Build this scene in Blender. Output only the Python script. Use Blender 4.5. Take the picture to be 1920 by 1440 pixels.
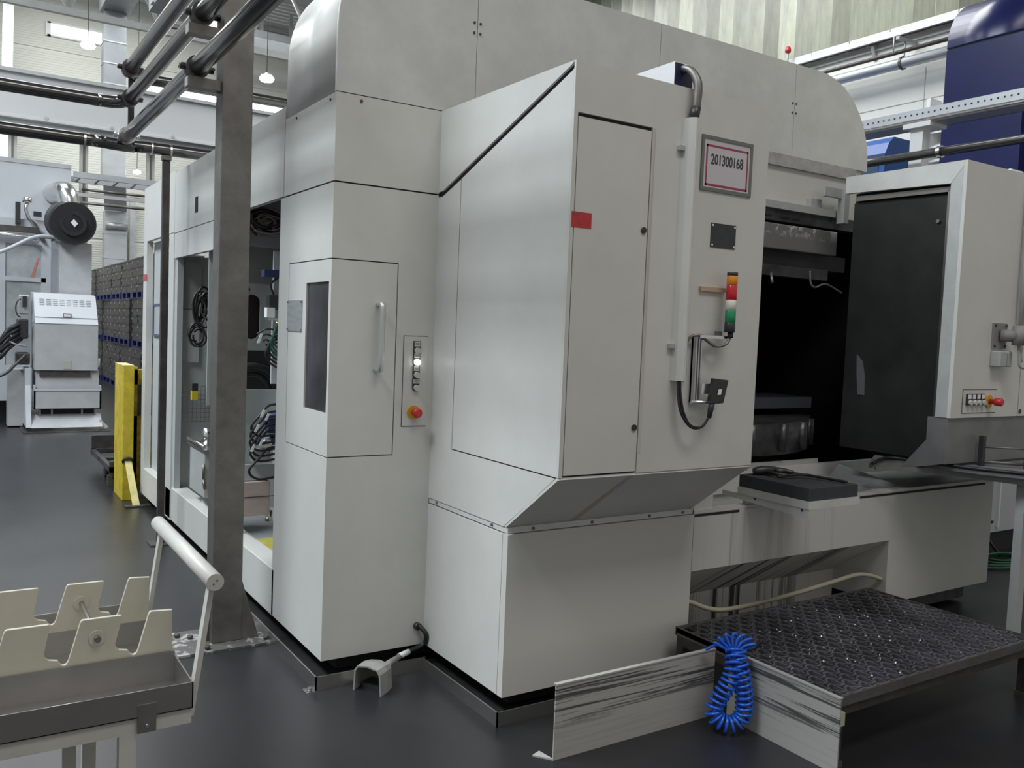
import bpy, bmesh, math, random
from mathutils import Vector, Matrix
random.seed(7)
SC = bpy.context.scene
COL = SC.collection
for o in list(bpy.data.objects):
    bpy.data.objects.remove(o)

# ------------------------------------------------------------------ camera
PITCH, ROLL, YAW, EYE = -0.05974, 0.04025, 0.57409, 1.55
fw = Vector((math.sin(YAW) * math.cos(PITCH), math.cos(YAW) * math.cos(PITCH), math.sin(PITCH)))
r0 = Vector((math.cos(YAW), -math.sin(YAW), 0))
u0 = r0.cross(fw)
rt = r0 * math.cos(ROLL) + u0 * math.sin(ROLL)
up = u0 * math.cos(ROLL) - r0 * math.sin(ROLL)
cd = bpy.data.cameras.new('camera')
cam = bpy.data.objects.new('camera', cd)
COL.objects.link(cam)
cam.matrix_world = Matrix(((rt.x, up.x, -fw.x, 0), (rt.y, up.y, -fw.y, 0), (rt.z, up.z, -fw.z, EYE), (0, 0, 0, 1)))
cd.sensor_width = 36
cd.lens = 1637.18 / 1920 * 36
cd.clip_start = 0.05
cd.clip_end = 200
SC.camera = cam

# ------------------------------------------------------------------ world, lights, exposure
SC.view_settings.view_transform = 'Standard'
SC.view_settings.look = 'None'
SC.view_settings.gamma = 1
SC.view_settings.use_curve_mapping = False
SC.view_settings.exposure = 0.0
w = bpy.data.worlds.new('hall_air')
SC.world = w
w.use_nodes = True
w.node_tree.nodes['Background'].inputs[0].default_value = (1.0, 0.99, 0.955, 1)
w.node_tree.nodes['Background'].inputs[1].default_value = 0.345


def area(name, loc, size, power, color=(1, 0.97, 0.93), rot=(0, 0, 0)):
    l = bpy.data.lights.new(name, 'AREA')
    l.shape = 'RECTANGLE'
    l.size, l.size_y = size
    l.energy = power
    l.color = color
    o = bpy.data.objects.new(name, l)
    o.location = loc
    o.rotation_euler = rot
    COL.objects.link(o)
    return o


# left aisle and hall daylight, plus added fills for back wall and front faces
area('hall_light', (-4.4, 5.5, 9.7), (2.5, 9.5), 1980, (0.87, 0.945, 1.0))
area('hall_light', (0.0, 14.0, 9.7), (4.0, 4.0), 300, (0.92, 0.97, 1.0))
area('hall_light', (1.5, 21.5, 9.7), (9.0, 2.0), 900, (0.97, 0.99, 0.97))  # added light that brightens the back wall
area('hall_light', (9.0, 12.0, 9.7), (4.0, 8.0), 900, (0.96, 0.98, 1.0))
area('hall_light', (2.2, -2.4, 9.6), (5.0, 2.5), 330, (1, 0.96, 0.92))  # added fill behind the camera, lifts the machine's front faces

# ------------------------------------------------------------------ materials
MATS = {}


def mat(name, color, rough=0.5, metal=0.0, noise=0.0, nscale=8.0, bump=0.0, bscale=200.0, emit=None, estr=0.0,
        alpha=1.0, trans=0.0, spec=0.5, stretch=None):
    if name in MATS:
        return MATS[name]
    m = bpy.data.materials.new(name)
    m.use_nodes = True
    nt = m.node_tree
    b = nt.nodes['Principled BSDF']
    b.inputs['Base Color'].default_value = (*color, 1)
    b.inputs['Roughness'].default_value = rough
    b.inputs['Metallic'].default_value = metal
    b.inputs['Specular IOR Level'].default_value = spec
    if trans:
        b.inputs['Transmission Weight'].default_value = trans
    if alpha < 1:
        b.inputs['Alpha'].default_value = alpha
    if emit:
        b.inputs['Emission Color'].default_value = (*emit, 1)
        b.inputs['Emission Strength'].default_value = estr
    if noise or bump:
        tc = nt.nodes.new('ShaderNodeTexCoord')
        mp = nt.nodes.new('ShaderNodeMapping')
        nt.links.new(tc.outputs['Object'], mp.inputs['Vector'])
        if stretch:
            mp.inputs['Scale'].default_value = stretch
    if noise:
        n = nt.nodes.new('ShaderNodeTexNoise')
        n.inputs['Scale'].default_value = nscale
        n.inputs['Detail'].default_value = 4
        n.inputs['Roughness'].default_value = 0.65
        nt.links.new(mp.outputs[0], n.inputs['Vector'])
        cr = nt.nodes.new('ShaderNodeValToRGB')
        cr.color_ramp.elements[0].position = 0.3
        cr.color_ramp.elements[1].position = 0.7
        lo = [c * (1 - noise) for c in color]
        hi = [min(1, c * (1 + noise * 0.6)) for c in color]
        cr.color_ramp.elements[0].color = (*lo, 1)
        cr.color_ramp.elements[1].color = (*hi, 1)
        nt.links.new(n.outputs['Fac'], cr.inputs['Fac'])
        nt.links.new(cr.outputs[0], b.inputs['Base Color'])
    if bump:
        n2 = nt.nodes.new('ShaderNodeTexNoise')
        n2.inputs['Scale'].default_value = bscale
        n2.inputs['Detail'].default_value = 2
        nt.links.new(mp.outputs[0], n2.inputs['Vector'])
        bp = nt.nodes.new('ShaderNodeBump')
        bp.inputs['Strength'].default_value = bump
        bp.inputs['Distance'].default_value = 0.002
        nt.links.new(n2.outputs['Fac'], bp.inputs['Height'])
        nt.links.new(bp.outputs[0], b.inputs['Normal'])
    MATS[name] = m
    return m


def streaked(name, color, dark, thr=0.52, sx=14.0, sz=0.5, rough=0.45, amount=1.0, soft=0.12, axis='XZ', dist=0.0, band=None):
    """paint with run marks: noise stretched down the panel, limited to a band where the coolant ran"""
    m = bpy.data.materials.new(name)
    m.use_nodes = True
    nt = m.node_tree
    b = nt.nodes['Principled BSDF']
    b.inputs['Roughness'].default_value = rough
    tc = nt.nodes.new('ShaderNodeTexCoord')
    mp = nt.nodes.new('ShaderNodeMapping')
    nt.links.new(tc.outputs['Object'], mp.inputs['Vector'])
    mp.inputs['Scale'].default_value = (sx, sx * 0.02, sz) if axis == 'XZ' else (sz, sx * .02, sx)
    n = nt.nodes.new('ShaderNodeTexNoise')
    n.inputs['Scale'].default_value = 1
    n.inputs['Detail'].default_value = 5
    n.inputs['Roughness'].default_value = 0.7
    n.inputs['Distortion'].default_value = dist
    nt.links.new(mp.outputs[0], n.inputs['Vector'])
    mr = nt.nodes.new('ShaderNodeMapRange')
    mr.inputs['From Min'].default_value = thr
    mr.inputs['From Max'].default_value = thr + soft
    mr.inputs['To Max'].default_value = amount
    nt.links.new(n.outputs['Fac'], mr.inputs['Value'])
    fac = mr.outputs[0]
    if band:
        sp = nt.nodes.new('ShaderNodeSeparateXYZ')
        nt.links.new(tc.outputs['Object'], sp.inputs[0])
        out = sp.outputs['XYZ'.index(band[0])]
        last = None
        for lo, hi, a, c in band[1]:
            r = nt.nodes.new('ShaderNodeMapRange')
            r.inputs['From Min'].default_value = lo
            r.inputs['From Max'].default_value = hi
            r.inputs['To Min'].default_value = a
            r.inputs['To Max'].default_value = c
            nt.links.new(out, r.inputs['Value'])
            mu = nt.nodes.new('ShaderNodeMath')
            mu.operation = 'MULTIPLY'
            nt.links.new(fac, mu.inputs[0])
            nt.links.new(r.outputs[0], mu.inputs[1])
            fac = mu.outputs[0]
    mx = nt.nodes.new('ShaderNodeMix')
    mx.data_type = 'RGBA'
    mx.inputs[6].default_value = (*color, 1)
    mx.inputs[7].default_value = (*dark, 1)
    nt.links.new(fac, mx.inputs[0])
    nt.links.new(mx.outputs[2], b.inputs['Base Color'])
    MATS[name] = m
    return m


PAINT = mat('machine_paint', (0.62, 0.615, 0.58), 0.36, noise=0.05, nscale=3, bump=0.12, bscale=260)
PAINT2 = mat('machine_paint_worn', (0.60, 0.60, 0.575), 0.45, noise=0.12, nscale=4, bump=0.1, bscale=220)
GREYPAINT = mat('grey_paint', (0.42, 0.43, 0.42), 0.5, noise=0.12, nscale=5)
INNER = mat('inner_grey_paint', (0.47, 0.49, 0.485), 0.55, noise=0.08, nscale=4)
GAP = mat('dark_gap', (0.02, 0.02, 0.02), 0.8)
BLACK = mat('black_rubber', (0.015, 0.015, 0.017), 0.45)
BLACKPL = mat('black_plastic', (0.03, 0.03, 0.033), 0.4)
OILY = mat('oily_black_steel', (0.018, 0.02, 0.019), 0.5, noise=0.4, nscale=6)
OILY2 = mat('oily_grey_steel', (0.10, 0.10, 0.105), 0.35, 0.6, noise=0.5, nscale=9)
STEEL = mat('bare_steel', (0.215, 0.203, 0.187), 0.46, 0.75, noise=0.28, nscale=7, bump=0.1, bscale=60)
STEELDK = mat('dark_steel', (0.11, 0.10, 0.095), 0.5, 0.7, noise=0.35, nscale=9)
PIPE = mat('pipe_steel', (0.15, 0.148, 0.147), 0.2, 0.95, noise=0.12, nscale=6)
STAINLESS = mat('stainless', (0.46, 0.445, 0.43), 0.3, 0.95, noise=0.1, nscale=5)
CHROME = mat('bright_metal', (0.75, 0.75, 0.74), 0.22, 1.0)
ALU = mat('aluminium', (0.62, 0.62, 0.62), 0.4, 0.8)
GALV = mat('galvanised_sheet', (0.50, 0.52, 0.54), 0.45, 0.55, noise=0.14, nscale=1.5, stretch=(1, 1, 3))
CREAM = mat('cream_paint', (0.50, 0.47, 0.385), 0.42, noise=0.06, nscale=6, bump=0.08, bscale=90)
CARTWHITE = mat('cart_white_paint', (0.55, 0.54, 0.50), 0.4, noise=0.07, nscale=9)
YELLOW = mat('yellow_paint', (0.60, 0.46, 0.03), 0.5, noise=0.28, nscale=11)
YELLOWPALE = mat('pale_yellow_paint', (0.66, 0.58, 0.25), 0.55, noise=0.2, nscale=14)
WHITE = mat('white_paint', (0.78, 0.79, 0.79), 0.45, noise=0.05, nscale=2)
WHITEBG = mat('white_machine_paint', (0.52, 0.54, 0.57), 0.4, noise=0.05, nscale=2)
GREYBG = mat('grey_machine_paint', (0.45, 0.46, 0.47), 0.5, noise=0.14, nscale=3)
CRATE = mat('grey_crate_plastic', (0.105, 0.10, 0.10), 0.55, noise=0.2, nscale=3)
PALLET = mat('blue_pallet_plastic', (0.025, 0.035, 0.16), 0.5)
PAPER = mat('white_paper', (0.78, 0.77, 0.76), 0.6)
RED = mat('red_plastic', (0.55, 0.03, 0.035), 0.35)
ORANGE = mat('orange_lens', (0.75, 0.25, 0.015), 0.25)
REDLENS = mat('red_lens', (0.55, 0.02, 0.03), 0.25)
GREENLENS = mat('green_lens', (0.02, 0.26, 0.11), 0.25)
CLEARLENS = mat('clear_lens', (0.72, 0.70, 0.64), 0.2)
GLASSDK = mat('smoked_glass', (0.05, 0.05, 0.055), 0.22, noise=0.5, nscale=4)
BLUEHOSE = mat('blue_hose', (0.012, 0.10, 0.55), 0.28)
BLUEPANEL = mat('blue_panel', (0.012, 0.018, 0.105), 0.28, noise=0.18, nscale=3)
BLUEBRIGHT = mat('bright_blue_panel', (0.02, 0.09, 0.34), 0.4, noise=0.15, nscale=2)
FOAM = mat('black_foam', (0.045, 0.048, 0.055), 0.85, noise=0.15, nscale=40)
BEIGE = mat('beige_hose', (0.42, 0.40, 0.31), 0.5)
LAMPGLOW = mat('lamp_glow', (1, 1, 1), 0.5, emit=(0.95, 0.98, 1.0), estr=14)
SKYPANE = mat('daylit_pane', (1, 1, 1), 0.5, emit=(0.93, 0.97, 1.0), estr=6)
BUTTONLIT = mat('lit_button', (1, 1, 1), 0.5, emit=(1, 1, 1), estr=5)
BUTTON = mat('button_grey', (0.55, 0.55, 0.52), 0.35)
BROWN = mat('brown_cable', (0.24, 0.18, 0.18), 0.35)
GREENCABLE = mat('green_cable', (0.03, 0.12, 0.07), 0.4)
BLUEMOTOR = mat('blue_motor_paint', (0.03, 0.045, 0.13), 0.4)
GOLD = mat('bronze', (0.55, 0.40, 0.18), 0.3, 0.9)
WOOD = mat('pale_wood', (0.50, 0.38, 0.27), 0.6)
PEDAL = mat('pedal_grey', (0.28, 0.275, 0.26), 0.5, noise=0.15, nscale=20)
PINKBOX = mat('pinkish_box_paint', (0.52, 0.42, 0.38), 0.55, noise=0.15, nscale=7)
WALLW = mat('wall_sheet_white', (0.66, 0.67, 0.62), 0.5, noise=0.04, nscale=1)
CHANNELW = mat('white_girder_paint', (0.56, 0.56, 0.56), 0.5, noise=0.04, nscale=1)
CORRUG = mat('ceiling_sheet', (0.55, 0.56, 0.55), 0.55)
TRANSLU = mat('frp_sheet', (0.34, 0.355, 0.28), 0.3, noise=0.45, nscale=1.2, stretch=(1, 3, 0.5))
_nt = TRANSLU.node_tree
_oi = _nt.nodes.new('ShaderNodeObjectInfo')
_hs = _nt.nodes.new('ShaderNodeHueSaturation')
_mr = _nt.nodes.new('ShaderNodeMapRange')
_mr.inputs['To Min'].default_value = 0.62
_mr.inputs['To Max'].default_value = 1.45
_nt.links.new(_oi.outputs['Random'], _mr.inputs['Value'])
_nt.links.new(_mr.outputs[0], _hs.inputs['Value'])
_bs = _nt.nodes['Principled BSDF']
_nt.links.new(_bs.inputs['Base Color'].links[0].from_socket, _hs.inputs['Color'])
_nt.links.new(_hs.outputs[0], _bs.inputs['Base Color'])
RUST = (0.20, 0.12, 0.05)
BASEPAINT = streaked('base_paint_with_runs', (0.61, 0.60, 0.565), (0.40, 0.34, 0.27), 0.58, 7, 0.2, amount=0.4, soft=0.3)
FRONTRUNS = streaked('beam_paint_with_coolant_runs', (0.60, 0.59, 0.56), (0.20, 0.175, 0.14), 0.52, 15, 0.2, amount=0.55, soft=0.2,
                     band=('X', ((1.50, 1.60, 0, 1), (2.45, 2.75, 1, 0.1))))
RECESSRUNS = streaked('recess_paint_with_black_runs', (0.68, 0.67, 0.62), (0.02, 0.018, 0.015), 0.50, 8.5, 0.06, amount=0.97, soft=0.06,
                      band=('X', ((1.72, 1.85, 0, 1), (2.55, 2.75, 1, 0.05))))
PEELED = streaked('peeling_paint', (0.17, 0.165, 0.165), (0.55, 0.55, 0.55), 0.54, 9, 9, amount=1, soft=0.02, dist=0.6,
                  band=('Z', ((2.16, 2.225, 0, 1),)))
SPLASH = streaked('scuffed_splash_sheet', (0.43, 0.42, 0.39), (0.05, 0.048, 0.046), 0.5, 60, 1.0, rough=0.5, amount=0.92, soft=0.05, axis='ZX',
                  dist=0.3, band=('Z', ((0.10, 0.16, 0.12, 1), (0.262, 0.272, 1, 0.2))))

# floor: dark grey coated concrete with wear, plus the plaster spills by the post
fm = bpy.data.materials.new('coated_concrete')
fm.use_nodes = True
nt = fm.node_tree
b = nt.nodes['Principled BSDF']
tc = nt.nodes.new('ShaderNodeTexCoord')
n1 = nt.nodes.new('ShaderNodeTexNoise')
n1.inputs['Scale'].default_value = 0.9
n1.inputs['Detail'].default_value = 8
n1.inputs['Roughness'].default_value = 0.7
nt.links.new(tc.outputs['Object'], n1.inputs['Vector'])
cr = nt.nodes.new('ShaderNodeValToRGB')
cr.color_ramp.elements[0].position = 0.3
cr.color_ramp.elements[1].position = 0.75
cr.color_ramp.elements[0].color = (0.010, 0.010, 0.0115, 1)
cr.color_ramp.elements[1].color = (0.024, 0.024, 0.027, 1)
nt.links.new(n1.outputs['Fac'], cr.inputs['Fac'])
n2 = nt.nodes.new('ShaderNodeTexNoise')
n2.inputs['Scale'].default_value = 9
n2.inputs['Detail'].default_value = 6
nt.links.new(tc.outputs['Object'], n2.inputs['Vector'])
sp = nt.nodes.new('ShaderNodeVectorMath')
sp.operation = 'DISTANCE'
sp.inputs[1].default_value = (1.15, 3.98, 0)
nt.links.new(tc.outputs['Object'], sp.inputs[0])
md = nt.nodes.new('ShaderNodeMapRange')
md.inputs['From Min'].default_value = 0.10
md.inputs['From Max'].default_value = 0.55
md.inputs['To Min'].default_value = 0.26
md.inputs['To Max'].default_value = -0.03
nt.links.new(sp.outputs['Value'], md.inputs['Value'])
ad = nt.nodes.new('ShaderNodeMath')
ad.operation = 'ADD'
nt.links.new(n2.outputs['Fac'], ad.inputs[0])
nt.links.new(md.outputs[0], ad.inputs[1])
th = nt.nodes.new('ShaderNodeMapRange')
th.inputs['From Min'].default_value = 0.715
th.inputs['From Max'].default_value = 0.74
nt.links.new(ad.outputs[0], th.inputs['Value'])
mx = nt.nodes.new('ShaderNodeMix')
mx.data_type = 'RGBA'
mx.inputs[7].default_value = (0.30, 0.30, 0.30, 1)
nt.links.new(th.outputs[0], mx.inputs[0])
nt.links.new(cr.outputs[0], mx.inputs[6])
nt.links.new(mx.outputs[2], b.inputs['Base Color'])
mrr = nt.nodes.new('ShaderNodeMapRange')
mrr.inputs['To Min'].default_value = 0.25
mrr.inputs['To Max'].default_value = 0.44
b.inputs['IOR'].default_value = 1.6
nt.links.new(n1.outputs['Fac'], mrr.inputs['Value'])
nt.links.new(mrr.outputs[0], b.inputs['Roughness'])
FLOORM = fm


# ------------------------------------------------------------------ mesh helpers
class B:
    """collects geometry in world metres; obj() links it as one mesh"""

    def __init__(self):
        self.bm = bmesh.new()
        self.mi = 0

    def _f(self, vs):
        try:
            f = self.bm.faces.new(vs)
            f.material_index = self.mi
            return f
        except ValueError:
            return None

    def box(self, x0, x1, y0, y1, z0, z1):
        v = [self.bm.verts.new(p) for p in ((x0, y0, z0), (x1, y0, z0), (x1, y1, z0), (x0, y1, z0), (x0, y0, z1), (x1, y0, z1), (x1, y1, z1), (x0, y1, z1))]
        for q in ((0, 3, 2, 1), (4, 5, 6, 7), (0, 1, 5, 4), (1, 2, 6, 5), (2, 3, 7, 6), (3, 0, 4, 7)):
            self._f([v[i] for i in q])
        return self

    def prism(self, pts, axis, a, c):
        """polygon extruded along an axis; pts are the two other coordinates in xyz order"""
        def P(p, t):
            if axis == 'x':
                return (t, p[0], p[1])
            if axis == 'y':
                return (p[0], t, p[1])
            return (p[0], p[1], t)
        A = [self.bm.verts.new(P(p, a)) for p in pts]
        C = [self.bm.verts.new(P(p, c)) for p in pts]
        self._f(A)
        self._f(C[::-1])
        n = len(pts)
        for i in range(n):
            j = (i + 1) % n
            self._f([A[i], C[i], C[j], A[j]])
        return self

    def quad(self, *p):
        self._f([self.bm.verts.new(q) for q in p])
        return self

    def slab(self, a, b, c, d, t):
        """thick sheet on four corners, thickness vector t"""
        lo = [Vector(q) for q in (a, b, c, d)]
        t = Vector(t)
        L = [self.bm.verts.new(q) for q in lo]
        H = [self.bm.verts.new(q + t) for q in lo]
        self._f(L)
        self._f(H[::-1])
        for i in range(4):
            j = (i + 1) % 4
            self._f([L[i], H[i], H[j], L[j]])
        return self

    def tube(self, path, r, n=10, closed=False, caps=True):
        path = [Vector(p) for p in path]
        m = len(path)
        rings = []
        ref = None
        for i, p in enumerate(path):
            if closed:
                d = path[(i + 1) % m] - path[i - 1]
            else:
                d = path[min(i + 1, m - 1)] - path[max(i - 1, 0)]
            if d.length < 1e-9:
                d = Vector((0, 0, 1))
            d.normalize()
            if ref is None:
                ref = Vector((0, 0, 1)) if abs(d.z) < 0.9 else Vector((1, 0, 0))
            s = d.cross(ref)
            if s.length < 1e-4:
                ref = Vector((1, 0, 0)) if abs(d.x) < 0.9 else Vector((0, 1, 0))
                s = d.cross(ref)
            s.normalize()
            t = s.cross(d).normalized()
            ref = t
            rr = r[i] if isinstance(r, (list, tuple)) else r
            rings.append([self.bm.verts.new(p + (s * math.cos(2 * math.pi * k / n) + t * math.sin(2 * math.pi * k / n)) * rr) for k in range(n)])
        for i in range(m if closed else m - 1):
            a, c = rings[i], rings[(i + 1) % m]
            for k in range(n):
                l = (k + 1) % n
                f = self._f([a[k], a[l], c[l], c[k]])
                if f:
                    f.smooth = True
        if caps and not closed:
            self._f(rings[0][::-1])
            self._f(rings[-1])
        return self

    def cyl(self, a, c, r, n=20):
        return self.tube([a, c], r, n)

    def disc_ring(self, c, r0, r1, axis='y', t=0.01, n=24):
        """flat washer, thickness t along axis"""
        def P(r, a, h):
            u, v = r * math.cos(a), r * math.sin(a)
            if axis == 'y':
                return (c[0] + u, c[1] + h, c[2] + v)
            if axis == 'x':
                return (c[0] + h, c[1] + u, c[2] + v)
            return (c[0] + u, c[1] + v, c[2] + h)
        rows = [[self.bm.verts.new(P(r, 2 * math.pi * k / n, h)) for k in range(n)] for r, h in ((r0, 0), (r1, 0), (r1, t), (r0, t))]
        for q in range(4):
            a, d = rows[q], rows[(q + 1) % 4]
            for k in range(n):
                l = (k + 1) % n
                self._f([a[k], a[l], d[l], d[k]])
        return self

    def obj(self, name, m, parent=None, bevel=0.0, seg=2, shade=False):
        bmesh.ops.recalc_face_normals(self.bm, faces=self.bm.faces)
        base = Vector(parent['base']) if parent is not None else None
        if base is None:
            xs = [v.co for v in self.bm.verts]
            lo = Vector((min(v.x for v in xs), min(v.y for v in xs), min(v.z for v in xs)))
            hi = Vector((max(v.x for v in xs), max(v.y for v in xs), max(v.z for v in xs)))
            base = Vector(((lo.x + hi.x) / 2, (lo.y + hi.y) / 2, lo.z))
            loc = base
        else:
            loc = Vector((0, 0, 0))
        for v in self.bm.verts:
            v.co -= base
        me = bpy.data.meshes.new(name)
        self.bm.to_mesh(me)
        self.bm.free()
        for q in (m if isinstance(m, (list, tuple)) else [m]):
            me.materials.append(q)
        o = bpy.data.objects.new(name, me)
        COL.objects.link(o)
        o.location = loc
        o['base'] = list(base)
        if parent is not None:
            o.parent = parent
        if shade:
            for p in me.polygons:
                p.use_smooth = True
        if bevel:
            bv = o.modifiers.new('edge', 'BEVEL')
            bv.width = bevel
            bv.segments = seg
            bv.limit_method = 'ANGLE'
            bv.angle_limit = math.radians(40)
        return o


def thing(name, label, cat, loc, group=None):
    o = bpy.data.objects.new(name, None)
    COL.objects.link(o)
    o.location = loc
    o.empty_display_size = 0.1
    o['base'] = list(loc)
    return tag(o, label, cat, group)


def tag(o, label, cat, group=None):
    o['label'] = label
    o['category'] = cat
    if group:
        o['group'] = group
    return o


def struct(o, label=None):
    o['kind'] = 'structure'
    if label:
        o['label'] = label
    return o


def bx(name, m, parent, *d, bevel=0.0):
    return B().box(*d).obj(name, m, parent, bevel)


def copy_tree(root, delta, label=None):
    r = root.copy()
    COL.objects.link(r)
    r.location = root.location + Vector(delta)
    if label:
        r['label'] = label
    for ch in list(root.children):
        c = ch.copy()
        COL.objects.link(c)
        c.parent = r
        for g in list(ch.children):
            d = g.copy()
            COL.objects.link(d)
            d.parent = c
    return r


def arc(cx, cy, rx, ry, a0, a1, n):
    return [(cx + rx * math.cos(math.radians(a0 + (a1 - a0) * i / n)), cy + ry * math.sin(math.radians(a0 + (a1 - a0) * i / n))) for i in range(n + 1)]


def spline(pts, n=8):
    """Catmull-Rom through the points"""
    P = [Vector(p) for p in pts]
    P = [P[0] * 2 - P[1]] + P + [P[-1] * 2 - P[-2]]
    out = []
    for i in range(1, len(P) - 2):
        for k in range(n):
            t = k / n
            out.append(0.5 * (2 * P[i] + (P[i + 1] - P[i - 1]) * t + (2 * P[i - 1] - 5 * P[i] + 4 * P[i + 1] - P[i + 2]) * t * t
                              + (3 * P[i] - P[i - 1] - 3 * P[i + 1] + P[i + 2]) * t ** 3))
    out.append(P[-2])
    return out


# ------------------------------------------------------------------ the hall
HX0, HX1, HY0, HY1, HZ = -9.0, 13.0, -4.0, 26.0, 10.0
struct(bx('floor', FLOORM, None, HX0, HX1, HY0, HY1, -0.1, 0.0))
ceil = struct(bx('ceiling', CORRUG, None, HX0, HX1, HY0, HY1, HZ + 0.08, HZ + 0.2))
me_rib = None
for i in range(46):                                   # trapezoid ribs of the roof deck above the back bays
    y = 14.0 + i * 0.26
    if me_rib is None:
        o = B().prism(((y, HZ + .08), (y + .05, HZ), (y + .15, HZ), (y + .2, HZ + .08)), 'x', HX0, HX1).obj('roof_rib', CORRUG, ceil)
        me_rib = o
    else:
        o = me_rib.copy()
        COL.objects.link(o)
        o.parent = ceil
        o.location = (0, i * 0.26, 0)
wb = struct(bx('wall_back', WALLW, None, HX0, HX1, HY1 + .02, HY1 + 0.2, 0, HZ + .08))
# sandwich panels of the back wall, each with its fine lining ribs
first = None
rows = [(0.0, 3.55), (3.6, 4.75), (4.8, 6.9), (6.95, 8.3), (8.35, 9.98)]
for z0, z1 in rows:
    first = None
    for k, x in enumerate((-2.0, 1.0, 4.0, 7.0, 10.0)):
        if first is None:
            q = B()
            n = max(3, int((z1 - z0) / 0.062))
            pts = [(HY1 + .03, z0), (HY1, z0)]
            for i in range(n):
                za = z0 + (z1 - z0) * i / n
                zb = z0 + (z1 - z0) * (i + 1) / n
                pts += [(HY1 - .006, za + .01), (HY1 - .006, zb - .018), (HY1, zb - .009)]
            pts += [(HY1, z1), (HY1 + .03, z1)]
            q.prism(pts, 'x', x, x + 2.985)
            first = q.obj('wall_panel', WALLW, wb)
        else:
            o = first.copy()
            COL.objects.link(o)
            o.parent = wb
            o.location = (x + 2.0, 0, 0)
win = B().box(2.12, 3.5, HY1 - .06, HY1 - .014, 8.68, 8.72).box(2.12, 3.5, HY1 - .06, HY1 - .014, 9.0, 9.04).box(2.08, 2.2, HY1 - .06, HY1 - .014, 8.68, 9.04).obj('window_1', WHITE, None)
struct(win)
bx('window_pane', SKYPANE, win, 2.18, 3.5, HY1 - .04, HY1 - .015, 8.72, 9.0)

struct(bx('wall_left', mat('wall_grey', (.27, .28, .29), .6), None, HX0 - .2, HX0, HY0, HY1, 0, HZ + .08))  # unseen wall added to block low light from the left; grey cuts its bounce
win2 = struct(B().box(4.5, 9.5, HY1 - .06, HY1 - .014, 7.50, 7.54).box(4.5, 9.5, HY1 - .06, HY1 - .014, 7.88, 7.92).box(4.46, 4.5, HY1 - .06, HY1 - .014, 7.50, 7.92).obj("window_2", WHITE, None))
bx('window_pane', SKYPANE, win2, 4.5, 9.5, HY1 - .04, HY1 - .015, 7.54, 7.88)
wr = struct(bx('wall_right', WALLW, None, HX1 + .06, HX1 + .2, HY0, HY1, 0, HZ + .08))
bx('wall_lining', WALLW, wr, HX1, HX1 + .06, HY0, HY1, 0, 6.62)
for k in range(14):
    bx('lining_joint', GREYPAINT, wr, HX1 - .006, HX1, HY0 + 1.5 * k + 0.4, HY0 + 1.5 * k + 0.412, 0, 6.0)
bx('lining_rail', GREYPAINT, wr, HX1 - .008, HX1, 4, HY1, 5.485, 5.495)
bx('lining_rail', GREYPAINT, wr, HX1 - .05, HX1, 4, HY1, 6.45, 6.475)
# corrugated translucent sheets above the lining
sheet0 = None
for k in range(52):
    y = 6.0 + k * 0.385
    if sheet0 is None:
        q = B().prism(((HX1 + .05, y), (HX1 + .04, y + .03), (HX1 - .07, y + .20), (HX1 - .13, y + .30), (HX1 - .02, y + .385), (HX1 + .03, y + .385), (HX1 + .05, y + .34)), 'z', 6.66, 9.98)
        sheet0 = q.obj('translucent_sheet', TRANSLU, wr)
    else:
        o = sheet0.copy()
        COL.objects.link(o)
        o.parent = wr
        o.location = (random.uniform(-.02, .02), k * .385, 0)

# cable tray along the foot of the sheets, pipes under it
t = thing('wall_cable_tray', 'long perforated grey cable tray under the translucent wall sheets', 'cable tray', (12.85, 14, 6.45))
B().box(12.88, 12.98, 5, 22, 6.57, 6.60).obj('tray_floor', GALV, t)
B().box(12.86, 12.88, 5, 22, 6.57, 6.70).obj('tray_side', GALV, t)
for k in range(9):
    B().prism(((12.98, 6.30), (12.98, 6.56), (12.88, 6.56), (12.88, 6.52)), 'y', 6.3 + k * 1.5, 6.36 + k * 1.5).obj('bracket', GALV, t)
B().tube([(12.86, 5, 6.55), (12.86, 13, 6.545), (12.86, 22, 6.55)], .022, 6).obj('cable', BLACKPL, t)
t = thing('thin_wall_pipe', 'thin dark pipe on hangers high along the white wall', 'pipe', (12.7, 12, 6.1))
B().cyl((12.7, 5, 6.235), (12.7, 20, 6.235), .035, 8).obj('pipe_run', STEELDK, t)
for k in range(6):
    B().cyl((12.7, 6.9 + 1.9 * k, 6.235), (12.7, 6.9 + 1.9 * k, 6.5), .012, 5).obj('hanger_rod', GALV, t)
t = thing('thick_wall_pipe', 'thick grey pipe on a hanger below the thin dark wall pipe', 'pipe', (12.7, 12, 5.8))
B().cyl((12.7, 5, 6.045), (12.7, 20, 6.045), .085, 12).obj('pipe_run', GALV, t)
for k in range(4):
    y = 8.6 + 3.5 * k
    B().disc_ring((12.7, y, 6.045), .085, .105, 'y', .04, 14).obj('pipe_clip', STEELDK, t)
    B().cyl((12.7, y, 6.14), (12.7, y, 6.42), .012, 5).obj('hanger_rod', GALV, t)
    bx('hanger_bracket', GREYPAINT, t, 12.5, 12.98, y - .03, y + .03, 6.37, 6.42)
t = thing('alarm_beacon', 'small red beacon on the cable tray beside the translucent sheets', 'beacon', (12.72, 11.0, 6.72))
B().cyl((12.78, 11, 6.56), (12.78, 11, 6.80), .02, 10).obj('stem', GREYPAINT, t)
bx('stem_arm', GREYPAINT, t, 12.76, 12.88, 10.97, 11.03, 6.57, 6.60)
B().tube([(12.78, 11, 6.80), (12.78, 11, 6.84), (12.78, 11, 6.89), (12.78, 11, 6.91)], [.05, .055, .045, .02], 14).obj('red_dome', RED, t)

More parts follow.
